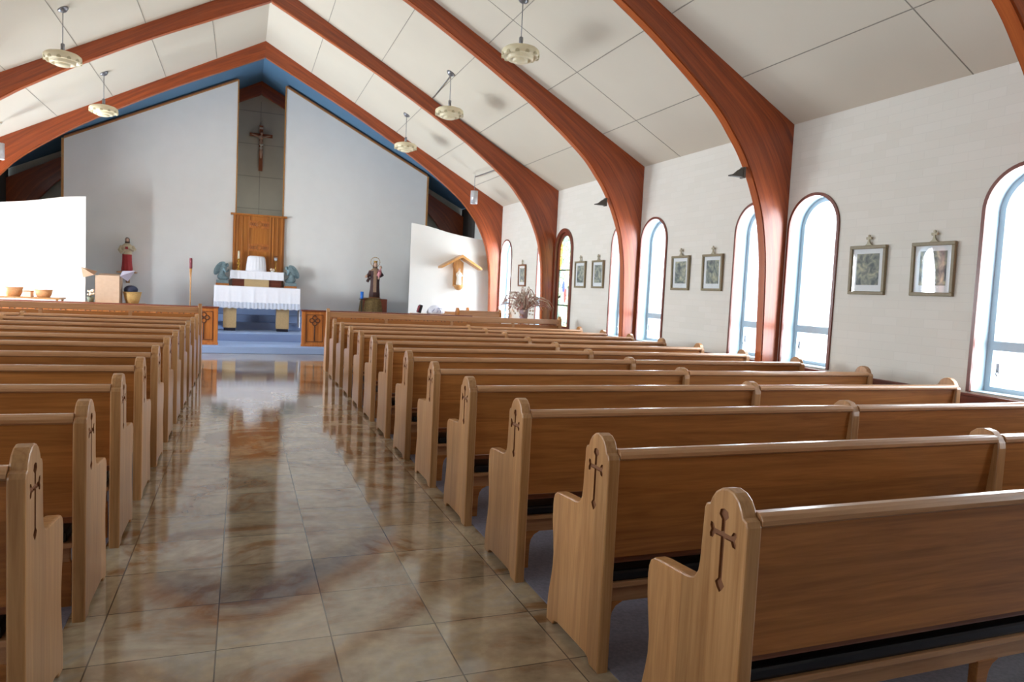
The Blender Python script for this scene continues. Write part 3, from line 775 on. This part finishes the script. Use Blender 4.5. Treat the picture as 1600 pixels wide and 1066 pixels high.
# crucifix
t = thing('crucifix', 'wooden crucifix with pale figure high on the grey niche wall', 'crucifix', (CX+.015, YF-.175, 4.45))
mb = MB(); mb.box(-.05, .05, -.03, .02, 0, 1.2, 'crosswood', .004); mb.box(-.29, .29, -.03, .02, .90, .985, 'crosswood', .004)
mb.box(-.02, .02, .02, .066, .5, .9, 'crosswood'); mb.obj('cross', t)
mb = MB(); mb.box(-.045, .045, -.035, -.031, 1.10, 1.15, 'ivory'); mb.obj('title_plaque', t)
mb = MB()
mb.tube([(0, -.07, .50), (.0, -.075, .6), (.01, -.08, .68), (0, -.075, .76), (0, -.075, .86), (0, -.08, .93)], [.028, .045, .055, .05, .06, .035], 'skin', 12)
mb.tube([(.012, -.07, .62), (.02, -.09, .50), (.01, -.07, .40), (0, -.06, .33)], [.035, .03, .024, .018], 'skin', 10)
mb.tube([(-.012, -.07, .62), (-.01, -.09, .50), (-.005, -.07, .40), (0, -.06, .33)], [.035, .03, .024, .018], 'skin', 10)
for s in (-1, 1): mb.tube([(0, -.075, .88), (s*.07, -.07, .89), (s*.15, -.06, .92), (s*.24, -.045, .945)], [.03, .024, .02, .014], 'skin', 8)
mb.ball((.012, -.095, .985), (.035, .038, .046), 'skin')
fuse(mb, 'figure', t, voxel=.007, mats=('skin', 'ivory', 'hair'), rule=lambda c: 1 if .56 < c.z < .70 else (2 if (c.z > 1.0 or (c.z > .95 and c.y > -.09)) and abs(c.x) < .06 else 0))

# painted statues
def statue(name, label, loc, H, robe, mats, rule, child=False, halo=False, rot=0):
    t = thing(name, label, 'statue', loc, rot)
    k = H/.8
    mb = MB()
    mb.lathe([(.13*k, 0), (.13*k, .02*k), (0, .021*k)], 'carve', n=20, sy=.8); mb.obj('base', t)
    mb = MB()
    mb.lathe([(.115*k, .02*k), (.12*k, .06*k), (.105*k, .2*k), (.1*k, .35*k), (.105*k, .46*k), (.12*k, .56*k), (.11*k, .61*k), (.06*k, .655*k), (.035*k, .67*k), (.032*k, .70*k), (0, .71*k)], robe, n=32, sy=.7, wob=lambda a, z: .07*math.sin(a*9+z*6)*max(0, 1-z/(.5*k)))
    mb.ball((0, -.012*k, .74*k), (.043*k, .048*k, .058*k), robe)
    mb.ball((0, .018*k, .745*k), (.052*k, .045*k, .062*k), robe); mb.ball((0, .035*k, .69*k), (.055*k, .035*k, .07*k), robe)
    mb.ball((0, -.06*k, .735*k), (.008*k, .012*k, .012*k), robe, 8)
    if not child:
        mb.tube([(-.11*k, 0, .60*k), (-.155*k, -.02*k, .50*k), (-.11*k, -.09*k, .44*k), (-.03*k, -.12*k, .50*k)], [.04*k, .042*k, .04*k, .02*k], robe, 10)
        mb.tube([(.11*k, 0, .60*k), (.16*k, -.02*k, .52*k), (.14*k, -.08*k, .50*k), (.05*k, -.11*k, .55*k)], [.04*k, .042*k, .036*k, .02*k], robe, 10)
    else:
        mb.tube([(-.10*k, 0, .60*k), (-.14*k, -.01*k, .50*k), (-.2*k, -.07*k, .47*k), (-.235*k, -.09*k, .455*k)], [.04*k, .045*k, .035*k, .016*k], robe, 10)
        mb.tube([(.10*k, 0, .60*k), (.15*k, -.02*k, .51*k), (.10*k, -.09*k, .49*k), (.02*k, -.11*k, .50*k)], [.04*k, .042*k, .036*k, .02*k], robe, 10)
        mb.tube([(-.17*k, .02*k, .35*k), (-.12*k, .02*k, .45*k)], [.035*k, .03*k], robe)
    fuse(mb, 'figure', t, voxel=.0085, mats=mats, rule=lambda c: rule(c/k))
    if child:
        mb = MB()
        mb.tube([(.06*k, -.10*k, .49*k), (.08*k, -.11*k, .57*k), (.095*k, -.10*k, .64*k)], [.045*k, .045*k, .025*k], 'pink', 10)
        mb.ball((.10*k, -.10*k, .685*k), (.032*k, .034*k, .038*k), 'skin')
        mb.tube([(.08*k, -.12*k, .6*k), (.03*k, -.16*k, .6*k)], [.02*k, .012*k], 'pink', 8)
        mb.tube([(.06*k, -.13*k, .5*k), (.05*k, -.16*k, .42*k)], [.022*k, .014*k], 'skin', 8)
        fuse(mb, 'child_figure', t, voxel=.0075, mats=('pink', 'skin', 'hair'), rule=lambda c: 2 if c.z > .69*k and c.y > -.105*k else (1 if c.z > .65*k or c.z < .46*k else 0))
    if halo:
        mb = MB(); mb.torus((0, .03*k, .80*k), .105*k, .005*k, 'brass', Matrix.Rotation(PI/2, 4, 'X') @ Matrix.Rotation(.15, 4, 'Y'))
        for q in range(14):
            a = 2*PI*q/14; mb.ball((.105*k*math.cos(a), .03*k, .80*k+.105*k*math.sin(a)), .01*k, 'brass', 6)
        mb.obj('halo', t)
        mb = MB(); mb.lathe([(.034*k, .785*k), (.046*k, .825*k), (.038*k, .825*k), (.03*k, .79*k)], 'brass', n=12); mb.obj('crown', t)
    return t
def jr(c):
    if c.z > .665: return 0 if (c.y < -.028 and .705 < c.z < .778 and abs(c.x) < .036) else 1
    if c.z > .46 and c.y < -.085 and abs(c.x) < .045: return 0
    if .52 < c.z < .58 and c.y < -.06 and abs(c.x) < .03: return 3
    if c.z > .40: return 2
    return 3
statue('robed_statue', 'statue of a bearded man in cream cloak and red robe on a wall shelf', (-2.56, 19.0, 1.57), .80, 'robecream', ('skin', 'hair', 'robecream', 'robered'), jr)
mb = MB(); mb.box(-2.76, -2.36, 18.86, 19.18, 1.535, 1.568, 'edgeoak', .004); mb.prism([(19.18, 1.30), (19.18, 1.535), (18.92, 1.535)], -2.60, -2.52, 'edgeoak')
tag(mb.obj('wall_shelf'), 'small wooden wall shelf under the statue with the red robe', 'shelf')
def mr(c):
    if c.z > .665: return 0 if (c.y < -.022 and c.z > .69) else 1
    if c.x < -.19 and c.z > .4: return 0
    if abs(c.x+.01) < .035 and c.y < -.03 and c.z > .13: return 3
    if c.z > .6: return 3
    return 2
statue('robed_statue', 'statue of a crowned woman in dark brown robe holding a child, right of the altar', (3.22, 18.6, 1.2), .93, 'robebrown', ('skin', 'hair', 'robebrown', 'robetan'), mr, child=True, halo=True)
t = thing('pedestal', 'gold-brown draped pedestal under the crowned statue', 'pedestal', (3.2, 18.6, Z2))
mb = MB(); mb.box(-.30, .32, -.2, .25, 0, .87, 'raildark', .006); mb.obj('block', t)
mb = MB(); mb.lathe([(.34, .3), (.325, .55), (.30, .8), (.26, .875), (.2, .886), (0, .888)], 'golddrape', n=72, sy=.85, wob=lambda a, z: .07*math.sin(a*14)*(1-z/.95), c=(-.05, -.02, 0)); mb.obj('drape', t)
t = thing('votive_candle', 'bright blue glass votive candle beside the crowned statue', 'candle', (2.85, 18.3, Z2))
mb = MB(); mb.lathe([(.09, 0), (.09, .02), (.015, .04), (.015, .83), (.07, .845), (.07, .86), (0, .861)], 'darkbracket', n=20); mb.obj('stand', t)
mb = MB(); mb.lathe([(.032, .861), (.04, .88), (.042, 1.04), (.036, 1.04), (.034, .9), (0, .88)], 'blueglass', n=20); mb.obj('cup', t)

# shrine on the right wing
t = thing('wall_shrine', 'little wooden shrine with gabled roof hanging on the right wing wall', 'shrine', (5.10, 17.365, 1.50), 0)
mb = MB()
for s in (-1, 1):
    mb.prism([(0, .82), (s*.52, .53), (s*.52, .585), (0, .89)], -.34, .05, 'edgeoak', 'XZ', .003)
mb.obj('roof', t)
mb = MB(); mb.box(-.13, .13, .0, .04, .1, .70, 'edgeoak', .004); mb.prism([(-.13, .7), (.13, .7), (0, .80)], 0, .04, 'edgeoak', 'XZ'); mb.obj('back_board', t)
mb = MB(); mb.lathe([(0, 0), (.05, .01), (.10, .05), (.13, .11), (.13, .135), (0, .136)], 'edgeoak', c=(0, -.06, 0)); mb.obj('bracket_shelf', t)
mb = MB(); mb.lathe([(.06, 0), (.07, .03), (.055, .15), (.06, .26), (.045, .32), (.022, .345), (.02, .36), (0, .365)], 'ivory', c=(0, -.07, .137), n=24, wob=lambda a, z: .05*math.sin(a*8)*max(0, 1-z*4))
mb.ball((0, -.08, .53), (.03, .032, .038), 'ivory')
for s in (-1, 1): mb.tube([(s*.055, -.07, .43), (s*.07, -.1, .37), (s*.015, -.14, .41)], [.022, .02, .012], 'ivory')
f = fuse(mb, 'figure', t, voxel=.007, mats=('ivory', 'skin'), rule=lambda c: 1 if c.z > .49 and c.y < -.085 else 0)

# communion rail panels
def rail(x0, x1, label, n):
    t = thing('communion_rail', label, 'rail', (x0, 15.8, Z1))
    L_ = x1-x0
    mb = MB(); mb.box(0, L_, 0, .06, .02, .76, 'railoak', .004); mb.obj('board', t)
    mb = MB(); mb.box(-.02, L_+.02, -.03, .09, .755, .79, 'raildark', .006); mb.obj('top_rail', t)
    mb = MB(); mb.box(-.012, L_+.012, -.012, .072, 0, .05, 'railoak', .004); mb.obj('base_rail', t)
    for x in (0.0, L_-.06):
        mb = MB(); mb.box(x-.004, x+.064, -.014, .074, 0, .76, 'railoak', .004); mb.obj('post', t)
    w = (L_-.12)/n
    for k in range(n):
        c = .06+w*(k+.5)
        mb = MB()
        for a, b in ((-.11, -.07), (.07, .11)): pass
        mb.tube([(c, -.006, .12), (c, -.006, .46)], .013, 'tracery', 6)
        for dx, dz in ((0, .06), (0, -.06), (.06, 0), (-.06, 0)):
            mb.torus((c+dx, -.004, .56+dz), .044, .011, 'tracery', Matrix.Rotation(PI/2, 4, 'X'), 16, 5)
        mb.box(c-w/2+.03, c+w/2-.03, -.008, .001, .10, .112, 'tracery'); mb.box(c-w/2+.03, c+w/2-.03, -.008, .001, .68, .692, 'tracery')
        for x in (c-w/2+.03, c+w/2-.042): mb.box(x, x+.012, -.008, .001, .10, .692, 'tracery')
        mb.obj('carving', t)
    return t
rail(1.21, 5.0, 'carved oak communion rail right of the altar opening', 9)
rail(-4.3, -.46, 'carved oak communion rail left of the altar opening', 9)

# processional candle
t = thing('processional_candle', 'tall wooden candle stand with burgundy top, left of the altar', 'candle stand', (-1.12, 18.0, Z2))
mb = MB(); mb.lathe([(.13, 0), (.13, .03), (.03, .05), (.014, .1), (.014, .9), (.02, 1.2), (.028, 1.40), (0, 1.401)], 'edgeoak', n=18); mb.obj('pole', t)
mb = MB(); mb.lathe([(.03, 1.40), (.034, 1.42), (.034, 1.6), (.028, 1.64), (0, 1.641)], 'burgundy', n=18); mb.obj('holder', t)

# left-hand clutter
def table(x0, x1, y0, y1, zt, zf, label):
    t = thing('side_table', label, 'table', ((x0+x1)/2, (y0+y1)/2, zf))
    a, b = (x1-x0)/2, (y1-y0)/2; h = zt-zf
    mb = MB(); mb.box(-a, a, -b, b, h-.03, h, 'edgeoak', .004); mb.obj('tabletop', t)
    for sx in (-1, 1):
        for sy in (-1, 1):
            mb = MB(); mb.box(sx*(a-.05)-.02, sx*(a-.05)+.02, sy*(b-.05)-.02, sy*(b-.05)+.02, 0, h-.03, 'edgeoak', .003); mb.obj('leg', t)
table(-3.15, -1.98, 16.98, 17.6, .88, Z2, 'wooden side table holding the cardboard box, left of the sanctuary')
t = thing('cardboard_box', 'tall open cardboard box with flaps up, left of the sanctuary', 'box', (-2.66, 17.25, .88))
mb = MB()
for a in ((-.23, .23, -.2, -.194), (-.23, .23, .194, .2), (-.23, -.224, -.2, .2), (.224, .23, -.2, .2)): mb.box(*a, 0, .58, 'cardboard')
mb.box(-.23, .23, -.2, .2, 0, .006, 'cardboard'); mb.obj('body', t)
def flap(pts, m):
    mb = MB(); bm = mb.bm; vs = [bm.verts.new(p) for p in pts]; f = bm.faces.new(vs)
    r = bmesh.ops.solidify(bm, geom=[f], thickness=.005); mb._fin(bm.faces, m); mb.obj('flap', t)
flap([(-.235, -.21, .58), (-.45, -.17, .52), (-.52, 0, .73), (-.235, .1, .66)], 'cardboard')
flap([(.235, -.21, .58), (.38, -.17, .47), (.50, 0, .71), (.235, .1, .69)], 'cardin')
flap([(-.23, .2, .58), (.23, .2, .58), (.25, .42, .62), (-.25, .42, .62)], 'cardboard')
t = thing('basket', 'yellow wicker basket with dark cloth right of the cardboard box', 'basket', (-2.22, 17.3, .88))
mb = MB(); mb.lathe([(.12, 0), (.15, .1), (.18, .24), (.165, .24), (.14, .1), (.1, .02), (0, .02)], 'wicker', wob=lambda a, z: .01*math.sin(a*24)); mb.torus((0, 0, .24), .175, .012, 'wicker'); mb.obj('bowl', t)
mb = MB(); mb.ball((-.03, 0, .29), (.14, .13, .1), 'navy'); mb.obj('cloth_bundle', t)
t = thing('flower_pot', 'small pot of pale flowers left of the cardboard box', 'flowers', (-3.0, 17.25, .88))
mb = MB(); mb.lathe([(.05, 0), (.07, .11), (.06, .11), (0, .09)], 'leaf'); mb.obj('pot', t)
rn = random.Random(5)
mb = MB()
for k in range(14):
    a = rn.uniform(0, 6.28); r = rn.uniform(0, .07); z = rn.uniform(.15, .26)
    mb.tube([(0, 0, .1), (r*math.cos(a), r*math.sin(a), z)], .003, 'leaf', 5); mb.ball((r*math.cos(a), r*math.sin(a), z), .02, 'petal', 8)
mb.obj('blossoms', t)
table(-4.75, -3.3, 15.95, 16.5, .98, Z1, 'long wooden side table with baskets at the far left of the sanctuary')
for x, r, h, m, lb in ((-4.12, .16, .17, 'wicker2', 'orange wicker basket at the far left of the sanctuary'), (-3.62, .15, .14, 'wicker2', 'low pale orange basket nearest the left wing wall')):
    t = thing('basket', lb, 'basket', (x, 16.22, .98))
    mb = MB(); mb.lathe([(r*.7, 0), (r*.9, h*.4), (r, h), (r*.92, h), (r*.8, h*.4), (r*.6, .02), (0, .02)], m, wob=lambda a, z: .015*math.sin(a*20)); mb.torus((0, 0, h), r*.96, .011, m); mb.obj('bowl', t)
    mb = MB(); mb.ball((0, 0, h*.8), (r*.75, r*.75, .06), 'plastic'); mb.obj('cloth_bundle', t)
t = thing('box', 'shallow pale wooden tray between the two baskets at the far left', 'box', (-3.865, 16.2, .98))
mb = MB(); mb.box(-.07, .06, -.12, .12, 0, .1, 'petal', .008); mb.obj('tray', t)
mb = MB(); mb.box(-.075, .065, -.13, .13, .1, .118, 'wicker2', .005); mb.obj('lid', t)

# right-hand clutter behind the rail
t = thing('side_pew', 'short oak pew standing sideways by the foot of the farthest arch', 'pew', (4.72, 16.0, Z1))
for x in (0, 1.05):
    mb = MB(); mb.prism([(y, z) for y, z in PROF], x, x+.055, 'goldoak', bev=.006); mb.obj('end_panel', t)
mb = MB(); mb.box(.05, 1.06, .02, .045, .4, .90, 'oakcap', .004); mb.obj('backrest', t)
mb = MB(); mb.box(.05, 1.06, .05, .45, .40, .43, 'oakcap', .004); mb.obj('seat', t)
t = thing('side_pew', 'second short oak pew behind the other one near the farthest arch', 'pew', (4.35, 16.62, Z1))
for x in (0, .8):
    mb = MB(); mb.prism([(y*.7, z) for y, z in PROF], x, x+.055, 'goldoak', bev=.005); mb.obj('end_panel', t)
mb = MB(); mb.box(.05, .81, .02, .045, .4, .84, 'oakcap', .004); mb.obj('backrest', t)
table(3.65, 4.6, 15.95, 16.3, .93, Z1, 'small wooden table behind the right communion rail')
t = thing('folder', 'black upright folder with red edge behind the right rail', 'folder', (3.83, 16.15, .93))
mb = MB(); T_ = Matrix.Rotation(.25, 4, 'Y')
mb.box(-.03, .03, -.09, .09, 0.012, .2, 'black', .006, mat=T_); mb.obj('cover', t)
mb = MB(); mb.box(-.045, -.031, -.08, .08, .02, .17, 'burgundy', .002, mat=T_); mb.obj('page_block', t)
t = thing('plastic_bag', 'crumpled white bag with blue marks behind the right rail', 'bag', (4.22, 16.12, .93))
mb = MB(); mb.lathe([(.17, 0), (.2, .04), (.18, .12), (.11, .18), (.04, .2), (0, .2)], 'plastic', n=40, sy=.6, wob=lambda a, z: .12*math.sin(a*5+z*20)+.06*math.sin(a*11)); mb.obj('bag_body', t)
mb = MB()
for a, b, c, d in ((-.12, .05, -.05, .12), (.02, .14, .12, .12), (.0, .03, .03, .1), (.08, .1, .1, .04)): mb.tube([(a, -.13, b), ((a+c)/2, -.145, (b+d)/2), (c, -.125, d)], .006, 'inkblue', 5)
mb.obj('print', t)

# dried arrangement on stand
t = thing('plant_stand', 'wooden plant stand by the second arch, in front of the right wall', 'stand', (5.27, 13.2, 0))
mb = MB(); mb.lathe([(.17, .95), (.17, .98), (0, .981)], 'terracotta', n=28); mb.obj('stand_top', t)
for k in range(3):
    a = k*2*PI/3; mb = MB(); mb.tube([(.12*math.cos(a), .12*math.sin(a), .95), (.16*math.cos(a), .16*math.sin(a), 0)], .014, 'terracotta'); mb.obj('leg', t)
t = thing('dried_arrangement', 'large spray of dried grasses and dusky leaves in a mauve pot', 'plant', (5.27, 13.2, .981))
mb = MB(); mb.lathe([(.065, 0), (.085, .05), (.09, .17), (.095, .2), (.08, .2), (.07, .05), (0, .03)], 'potgrey'); mb.obj('pot', t)
rn = random.Random(11); mb = MB()
for k in range(75):
    a = rn.uniform(0, 2*PI); R_ = rn.uniform(.15, .66); h = rn.uniform(.12, .42)*(1.25-R_)
    c, s = math.cos(a), math.sin(a)*.6
    p = curve_pts([(0, 0, .15), (R_*.4*c, R_*.4*s, .2+h), (R_*.8*c, R_*.8*s, .2+h*.9), (R_*c, R_*s, .15+h*.45)], 4)
    mb.tube(p, [.003+.006*math.sin(PI*i/(len(p)-1)) for i in range(len(p))], 'stem' if k % 2 else 'stempink', 5)
for k in range(10):
    mb.tube([(0, 0, .18), (rn.uniform(-.04, .04), 0, .38), (rn.uniform(-.09, .07), rn.uniform(-.04, .04), rn.uniform(.45, .55))], [.004, .012, .004], 'stem', 5)
mb.obj('dried_stems', t)
mb = MB()
for k in range(40):
    a = rn.uniform(0, 2*PI); R_ = rn.uniform(.03, .2); mb.ball((R_*math.cos(a)*1.5-.08, R_*math.sin(a)*.7, .16+rn.uniform(-.08, .12)), rn.uniform(.012, .028), 'petal' if k % 3 else 'stempink', 6)
mb.obj('dried_blooms', t)

# ------------------------------------------------------------------ wall pictures
def picture(y, i, label, frame='pframe'):
    t = thing('framed_picture', label, 'picture', (XR, y, 1.665)); t.rotation_euler = (0, -.024, .010 if i == 1 else 0)
    w, h = .225, .51
    mb = MB()
    for a in ((-w, w, 0, .035), (-w, w, h-.035, h), (-w, -w+.032, .035, h-.035), (w-.032, w, .035, h-.035)): mb.box(-.035, 0, *a, frame, .006)
    mb.obj('frame', t)
    mb = MB(); mb.box(-.012, -.004, -w+.03, w-.03, .033, h-.033, 'mat'); mb.obj('mat_board', t)
    mb = MB(); mb.box(-.0135, -.0122, -w+.085, w-.085, .10, h-.085, 'pic%d' % i); mb.obj('print', t)
    mb = MB(); mb.box(-.020, -.018, -w+.03, w-.03, .033, h-.033, 'glass'); mb.obj('glazing', t)
    mb = MB()
    mb.prism([(-.045, h), (.045, h), (.02, h+.02), (.010, h+.045), (.010, h+.065), (.03, h+.062), (.033, h+.075), (.03, h+.088), (.010, h+.085), (.012, h+.105), (0, h+.112), (-.012, h+.105), (-.010, h+.085), (-.03, h+.088), (-.033, h+.075), (-.03, h+.062), (-.010, h+.065), (-.010, h+.045), (-.02, h+.02)], -.024, -.008, 'finial', 'YZ', .002)
    mb.obj('cross_finial', t)
specs = [(CB[3]-.375, 'framed engraving nearest the camera, beside the window at the right edge'), (CB[3]+.375, 'framed engraving second from the camera, right of the window by the large arch'),
 (CB[2]-.385, 'framed engraving right one of the pair between the middle and the large arch'), (CB[2]+.385, 'framed engraving left one of the pair between the middle and the large arch'),
 (CB[1]-.365, 'framed engraving right one of the pair beside the stained glass window'), (CB[1]+.365, 'framed engraving nearest the stained glass window'),
 (CB[0]+.04, 'brown framed picture alone between the two farthest arches')]
for i, (y, l) in enumerate(specs): picture(y, i, l, 'pframe' if i < 6 else 'carve')

# ------------------------------------------------------------------ lamps
def pendant(x, y, label):
    zc = ceil_z(x); zl = 4.55
    t = thing('pendant_lamp', label, 'lamp', (x, y, zl), group='cream saucer pendant lamps')
    mb = MB(); mb.lathe([(0, .088), (.06, .086), (.14, .072), (.205, .052), (.236, .028), (.242, .01), (.24, -.04), (.232, -.052), (.2, -.056), (.192, -.03), (.168, -.03), (.166, -.082), (.158, -.092), (.125, -.094), (.118, -.07), (.1, -.07), (.098, -.108), (.09, -.118), (0, -.12)], 'cream', n=48)
    # scalloped slots round the rim, their shade painted as darker cream plates
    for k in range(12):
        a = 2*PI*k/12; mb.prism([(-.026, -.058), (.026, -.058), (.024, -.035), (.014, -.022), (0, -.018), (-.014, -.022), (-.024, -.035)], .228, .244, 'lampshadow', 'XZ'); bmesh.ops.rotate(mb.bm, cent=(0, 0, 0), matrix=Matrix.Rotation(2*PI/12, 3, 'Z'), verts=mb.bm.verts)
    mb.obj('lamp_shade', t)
    mb = MB(); mb.lathe([(.026, .08), (.026, .19), (.012, .2), (0, .2)], 'steel', n=16); mb.obj('socket', t)
    mb = MB(); mb.tube([(0, 0, .19), (0, 0, zc-zl-.02)], .006, 'steel'); mb.obj('rod', t)
    mb = MB(); ang = math.atan(SLOPE)*(1 if x > CX else -1)
    mb.lathe([(.075, 0), (.07, -.02), (.03, -.05), (0, -.052)], 'steel', n=20, T=Matrix.Translation((0, 0, zc-zl)) @ Matrix.Rotation(ang, 4, 'Y')); mb.obj('ceiling_rose', t)
    return t
pendant(3.24, 8.66, 'cream saucer pendant lamp on the right, nearest the camera')
p = pendant(3.26, 12.06, 'cream saucer pendant lamp on the right, middle one of three')
pendant(3.23, 15.44, 'cream saucer pendant lamp on the right, farthest from the camera')
pendant(-2.47, 12.06, 'cream saucer pendant lamp on the left, nearer of the two')
pendant(-2.49, 15.4, 'cream saucer pendant lamp on the left, farther of the two')
mb = MB(); xs = 3.26
mb.tube([(xs+.01, 12.18, ceil_z(xs)-.03), (3.33, 13.56, ceil_z(3.33)-.02), (3.36, 13.62, ceil_z(3.36)-.02), (4.4, 13.62, ceil_z(4.4)-.02), (5.35, 13.62, ceil_z(5.35)-.02)], .007, 'steel', 6)
tag(mb.obj('conduit'), 'thin grey cable conduit running from the middle right lamp down the second arch', 'conduit')
def spot(x, y, label, s):
    zc = ceil_z(x)
    t = thing('cylinder_lamp', label, 'lamp', (x, y, 3.70))
    mb = MB(); mb.lathe([(.0, .155), (.085, .15), (.085, -.15), (.075, -.15), (.07, -.05), (0, -.04)], 'whitemetal', n=28); mb.obj('lamp_body', t)
    mb = MB(); mb.tube([(0, 0, .15), (0, 0, zc-3.70)], .006, 'steel'); mb.obj('rod', t)
    mb = MB(); mb.lathe([(.05, 0), (.04, -.03), (0, -.031)], 'ivory', n=16, c=(0, 0, zc-3.70+.01)); mb.obj('ceiling_rose', t)
spot(5.05, 16.15, 'small white cylinder lamp hanging in front of the farthest arch, right side', 1)
spot(-4.33, 16.15, 'small white cylinder lamp at the left edge in front of the farthest arch', -1)
xs = 5.05
mb = MB(); mb.tube([(xs, 16.1, ceil_z(xs)-.06), (xs+.03, 15.0, ceil_z(xs+.03)-.06), (xs+.06, 13.8, ceil_z(xs+.06)-.06)], .012, 'steel', 8)
tag(mb.obj('cable_bar'), 'grey bar below the ceiling between the cylinder lamp and the second arch', 'bar')

# ------------------------------------------------------------------ world, sun, camera
wd = bpy.data.worlds.new('World'); S.world = wd; wd.use_nodes = True
bg = wd.node_tree.nodes['Background']; bg.inputs[0].default_value = (.93, .96, 1, 1); bg.inputs[1].default_value = 3.0
f, yaw, pit, roll, h = 1108.7358, .3654, -.0678, .0482, 1.506
cy, sy, cp, sp = math.cos(yaw), math.sin(yaw), math.cos(pit), math.sin(pit)
F = Vector((sy*cp, cy*cp, sp)); R_ = Vector((cy, -sy, 0)); U = R_.cross(F)
R2 = R_*math.cos(roll)+U*math.sin(roll); U2 = -R_*math.sin(roll)+U*math.cos(roll)
cam = bpy.data.cameras.new('Camera'); co = bpy.data.objects.new('Camera', cam); COL.objects.link(co)
co.matrix_world = Matrix(((R2.x, U2.x, -F.x, 0), (R2.y, U2.y, -F.y, 0), (R2.z, U2.z, -F.z, h), (0, 0, 0, 1)))
cam.sensor_width = 36; cam.lens = f/1600*36; cam.clip_start = .05; cam.clip_end = 200
cam.dof.use_dof = True; cam.dof.focus_distance = 3.2; cam.dof.aperture_fstop = 6.3
S.camera = co
S.view_settings.view_transform = 'Standard'; S.view_settings.look = 'None'; S.view_settings.exposure = 0
S.cycles.max_bounces = 10; S.cycles.diffuse_bounces = 6; S.cycles.sample_clamp_indirect = 8
